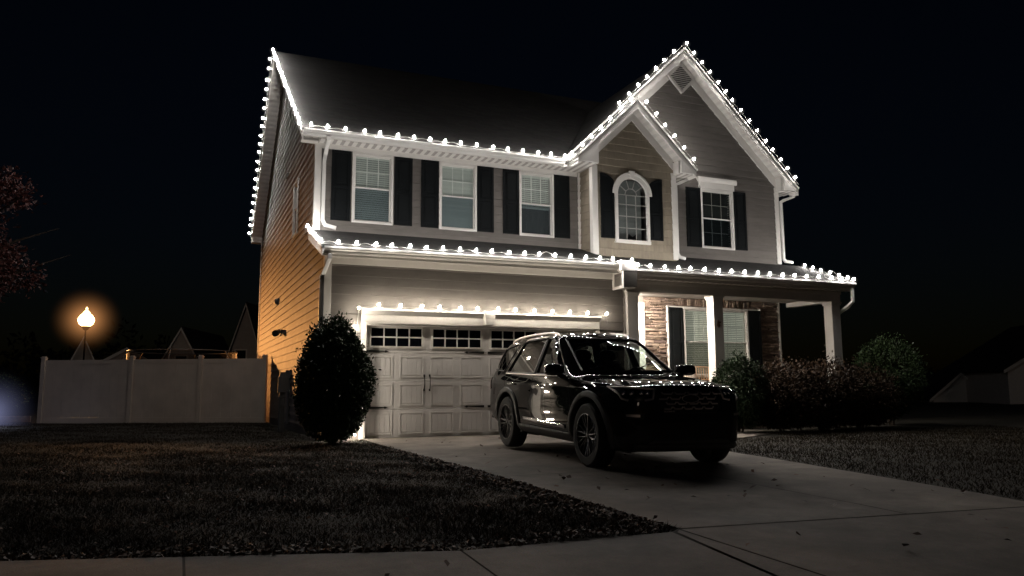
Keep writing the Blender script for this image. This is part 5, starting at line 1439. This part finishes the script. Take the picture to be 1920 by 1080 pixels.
# ------------------------------------------------------------------ neighbouring houses
def nhouse(label, loc, rotz, w, d, h, rise, wall, name='neighbour_house', dormers=(), wins=(), roofm=None):
    t = thing(name, label, 'house', loc, rotz)
    mb = MB(); mb.box(-w/2, w/2, 0, d, 0, h); mb.face([(-w/2, 0, h), (w/2, 0, h), (0, 0, h+rise)]); mb.face([(-w/2, d, h), (w/2, d, h), (0, d, h+rise)])
    mb.build('wall', wall, t, fix=False)
    mb = MB(); k = rise/(w/2); e = .3
    mb.prism([(-w/2-e, -e, h-k*e), (0, -e, h+rise), (0, -e, h+rise+.12), (-w/2-e, -e, h-k*e+.12)], (0, d+2*e, 0)); mb.prism([(w/2+e, -e, h-k*e), (.001, -e, h+rise), (.001, -e, h+rise+.12), (w/2+e, -e, h-k*e+.12)], (0, d+2*e, 0))
    mb.build('roof', M['joint'], t)
    mb = MB(); mb.prism([(-w/2-e, -e-.03, h-k*e-.12), (0, -e-.03, h+rise-.12), (0, -e-.03, h+rise+.06), (-w/2-e, -e-.03, h-k*e+.06)], (0, .03, 0)); mb.prism([(w/2+e, -e-.03, h-k*e-.12), (0, -e-.03, h+rise-.12), (0, -e-.03, h+rise+.06), (w/2+e, -e-.03, h-k*e+.06)], (0, .03, 0)); mb.build('rake_board', M['trim'], t)
    for (x, z, ww, hh) in wins:
        mb = MB(); mb.box(x-ww/2-.08, x+ww/2+.08, -.05, 0, z-.08, z+hh+.08); f = mb.build('window', M['trim'], t)
        mb = MB(); mb.box(x-ww/2, x+ww/2, -.06, -.051, z, z+hh); mb.build('pane', M['blackglass'], f)
    return t
NW = mat('neighbour_siding', (.42, .38, .35), .7, noise=.1)
nhouse('distant gabled house below the street lamp', (-7.55, 36.7, 0), math.radians(8), 1.4, 6, 2.4, 1.6, NW, wins=[(0, .9, .5, 1.2)])
nhouse('low distant house with a wide gable right of the street lamp', (-5.2, 36.6, 0), math.radians(-12), 4.2, 6, 2.15, 1.2, NW, wins=[(-1.1, 1.2, .5, .8), (-.3, 1.2, .5, .8)])
nhouse('distant house with two steep gables left of the side wall', (-2.3, 34.4, -.35), math.radians(-18), 2.4, 8, 2.6, 2.2, NW, wins=[(0, 2.2, .6, 1.0)])
nhouse('tall narrow distant gable house next to the back corner', (1.15, 33.5, -.3), math.radians(-25), 1.7, 7, 3.6, 2.6, NW, wins=[(-.3, 1.9, .6, 1.6)])
nw2 = mat('right_neighbour_siding', (.78, .74, .70), .7, noise=.08)
nhouse('plain neighbour house at the right edge of the photo', (40.4, 10.4, -.05), math.radians(-33), 8.4, 9, 1.9, 2.6, nw2)
nhouse('low neighbour garage left of the plain house at the right edge', (39.6, 17.5, -.05), math.radians(-33), 3.0, 5, .4, 1.3, nw2)
# dark woodland on the skyline
P = []
r_ = np.random.default_rng(77)
for k in range(90):
    x = 10+k*1.6+r_.uniform(-.6, .6); y = 70-k*.25+r_.uniform(-3, 3); h = r_.uniform(2.3, 4.0)
    P.append(leaf_cloud((x, y, h*.5), (1.5, 1.3, h*.55), 260, .30, 200+k, .3, .2))
for k in range(34):
    x = -34+k*1.5+r_.uniform(-.6, .6); y = 60+r_.uniform(-3, 3); h = r_.uniform(3.0, 6.5)
    P.append(leaf_cloud((x, y, h*.5), (1.7, 1.3, h*.55), 260, .32, 400+k, .3, .2))
scatter_mesh('far_wood', np.concatenate(P), 4, mat('far_foliage', (.012, .014, .010), .9), 'dark wood along the horizon', 'wood')

# ------------------------------------------------------------------ porch chair
t = thing('rattan_chair', 'light rattan porch chair with a striped cushion under the left porch window', 'chair', (9.0, .95, .42), math.radians(-8))
RT = mat('rattan', (.50, .30, .17), .55, island=.15)
mb = MB()
hw = .42
mb.tube([(-hw, -.34, 0), (-hw, -.34, .62), (-hw, -.26, .70), (-hw, .16, .74), (-hw, .30, .98), (0, .36, 1.00), (hw, .30, .98), (hw, .16, .74), (hw, -.26, .70), (hw, -.34, .62), (hw, -.34, 0)], .017, 8)
for s in (-1, 1): mb.tube([(s*hw, .30, 0), (s*hw, .32, .96)], .016, 8)
for z in (.40, .34): mb.tube([(-hw, -.34, z), (hw, -.34, z), (hw, .30, z), (-hw, .30, z), (-hw, -.34, z)], .014, 6)
mb.build('frame', RT, t, smooth=True)
mb = MB()
for k in range(1, 13): x = -hw+2*hw*k/13; mb.tube([(x, .30, .40), (x, .335, .98)], .008, 5)
for k in range(1, 8):
    y = -.34+.6*k/8
    for s in (-1, 1): mb.tube([(s*hw, y, .40), (s*hw, y, .70+.03*k/8)], .007, 5)
for z in (.55, .68): mb.tube([(-hw, .31, z), (hw, .31, z)], .008, 5)
mb.build('spindles', RT, t, smooth=True)
mb = MB(); mb.box(-hw+.02, hw-.02, -.32, .28, .40, .50); mb.build('seat_cushion', mat('cream_cushion', (.55, .5, .44), .85), t, bevel=.03)
def striped():
    m, nt, b = nmat('striped_fabric'); N, L = nt.nodes, nt.links
    tc = N.new('ShaderNodeTexCoord'); w = N.new('ShaderNodeTexWave'); w.inputs['Scale'].default_value = 7; L.new(tc.outputs['Object'], w.inputs['Vector'])
    r = N.new('ShaderNodeValToRGB'); r.color_ramp.elements[0].position = .25; r.color_ramp.elements[1].position = .4
    r.color_ramp.elements[0].color = (.42, .30, .24, 1); r.color_ramp.elements[1].color = (.72, .66, .6, 1); L.new(w.outputs['Fac'], r.inputs[0]); L.new(r.outputs[0], b.inputs['Base Color']); b.inputs['Roughness'].default_value = .9
    return m
t2 = thing('striped_cushion', 'striped throw pillow standing on the rattan chair', 'cushion', (8.76, 1.02, 1.24), 0)
mb = MB(); n = 12
idx = {}
for sd in (-1, 1):
    for i in range(n+1):
        for j_ in range(n+1):
            u, v = -1+2*i/n, -1+2*j_/n
            th = .075*((1-u**4)*(1-v**4))**.5; pin = 1-.10*(1-abs(u)**2)*abs(v)**3
            pin2 = 1-.10*(1-abs(v)**2)*abs(u)**3
            idx[sd, i, j_] = mb.P((u*.21*pin2, sd*th, v*.21*pin))
for sd in (-1, 1):
    for i in range(n):
        for j_ in range(n): mb.f.append([idx[sd, i, j_], idx[sd, i+1, j_], idx[sd, i+1, j_+1], idx[sd, i, j_+1]]); mb.m.append(0)
pl = mb.build('pillow_cover', striped(), t2, smooth=True); pl.rotation_euler = (math.radians(-14), math.radians(8), 0)
# dry leaf ornament on the middle column
mb = MB(); mb.prism([(8.745, -.10, 2.30), (8.80, -.10, 2.25), (8.84, -.10, 2.31), (8.82, -.10, 2.35), (8.87, -.10, 2.39), (8.80, -.10, 2.40), (8.78, -.10, 2.45), (8.76, -.10, 2.38)], (0, -.012, 0)); tag(mb.build('leaf_ornament', M['deadleaf'], None), 'small brown leaf ornament fixed to the middle porch column', 'ornament')

# ------------------------------------------------------------------ world and ambient light
wd = bpy.data.worlds.new('World'); SC.world = wd; wd.use_nodes = True
nt = wd.node_tree; bg = nt.nodes['Background']
sk = nt.nodes.new('ShaderNodeTexSky'); sk.sky_type = 'NISHITA'; sk.sun_disc = False
sk.sun_elevation = math.radians(2); sk.sun_rotation = math.radians(200)
hs = nt.nodes.new('ShaderNodeMix'); hs.data_type = 'RGBA'; hs.blend_type = 'MIX'; hs.inputs[0].default_value = .0
tint = nt.nodes.new('ShaderNodeVectorMath'); tint.operation = 'MULTIPLY'; tint.inputs[1].default_value = (.35, .5, 1.0)
nt.links.new(sk.outputs[0], tint.inputs[0]); nt.links.new(tint.outputs[0], bg.inputs[0]); bg.inputs[1].default_value = SKY
sd = bpy.data.lights.new('sun', 'SUN'); sd.energy = SUNE; sd.angle = math.radians(6); sd.color = (1.0, .80, .64)
so = bpy.data.objects.new('sun', sd); COL.objects.link(so)
so.rotation_euler = Vector((.30, .80, -.20)).to_track_quat('-Z', 'Y').to_euler()
SC.view_settings.view_transform = 'Standard'; SC.view_settings.look = 'None'; SC.view_settings.exposure = 0; SC.view_settings.gamma = 1
SC.cycles.use_denoising = True
SC.cycles.max_bounces = 8; SC.cycles.transparent_max_bounces = 24; SC.cycles.sample_clamp_indirect = 4
SC.cycles.caustics_reflective = False; SC.cycles.caustics_refractive = False
SC.cycles.use_light_tree = True
print('bulbs', nb)
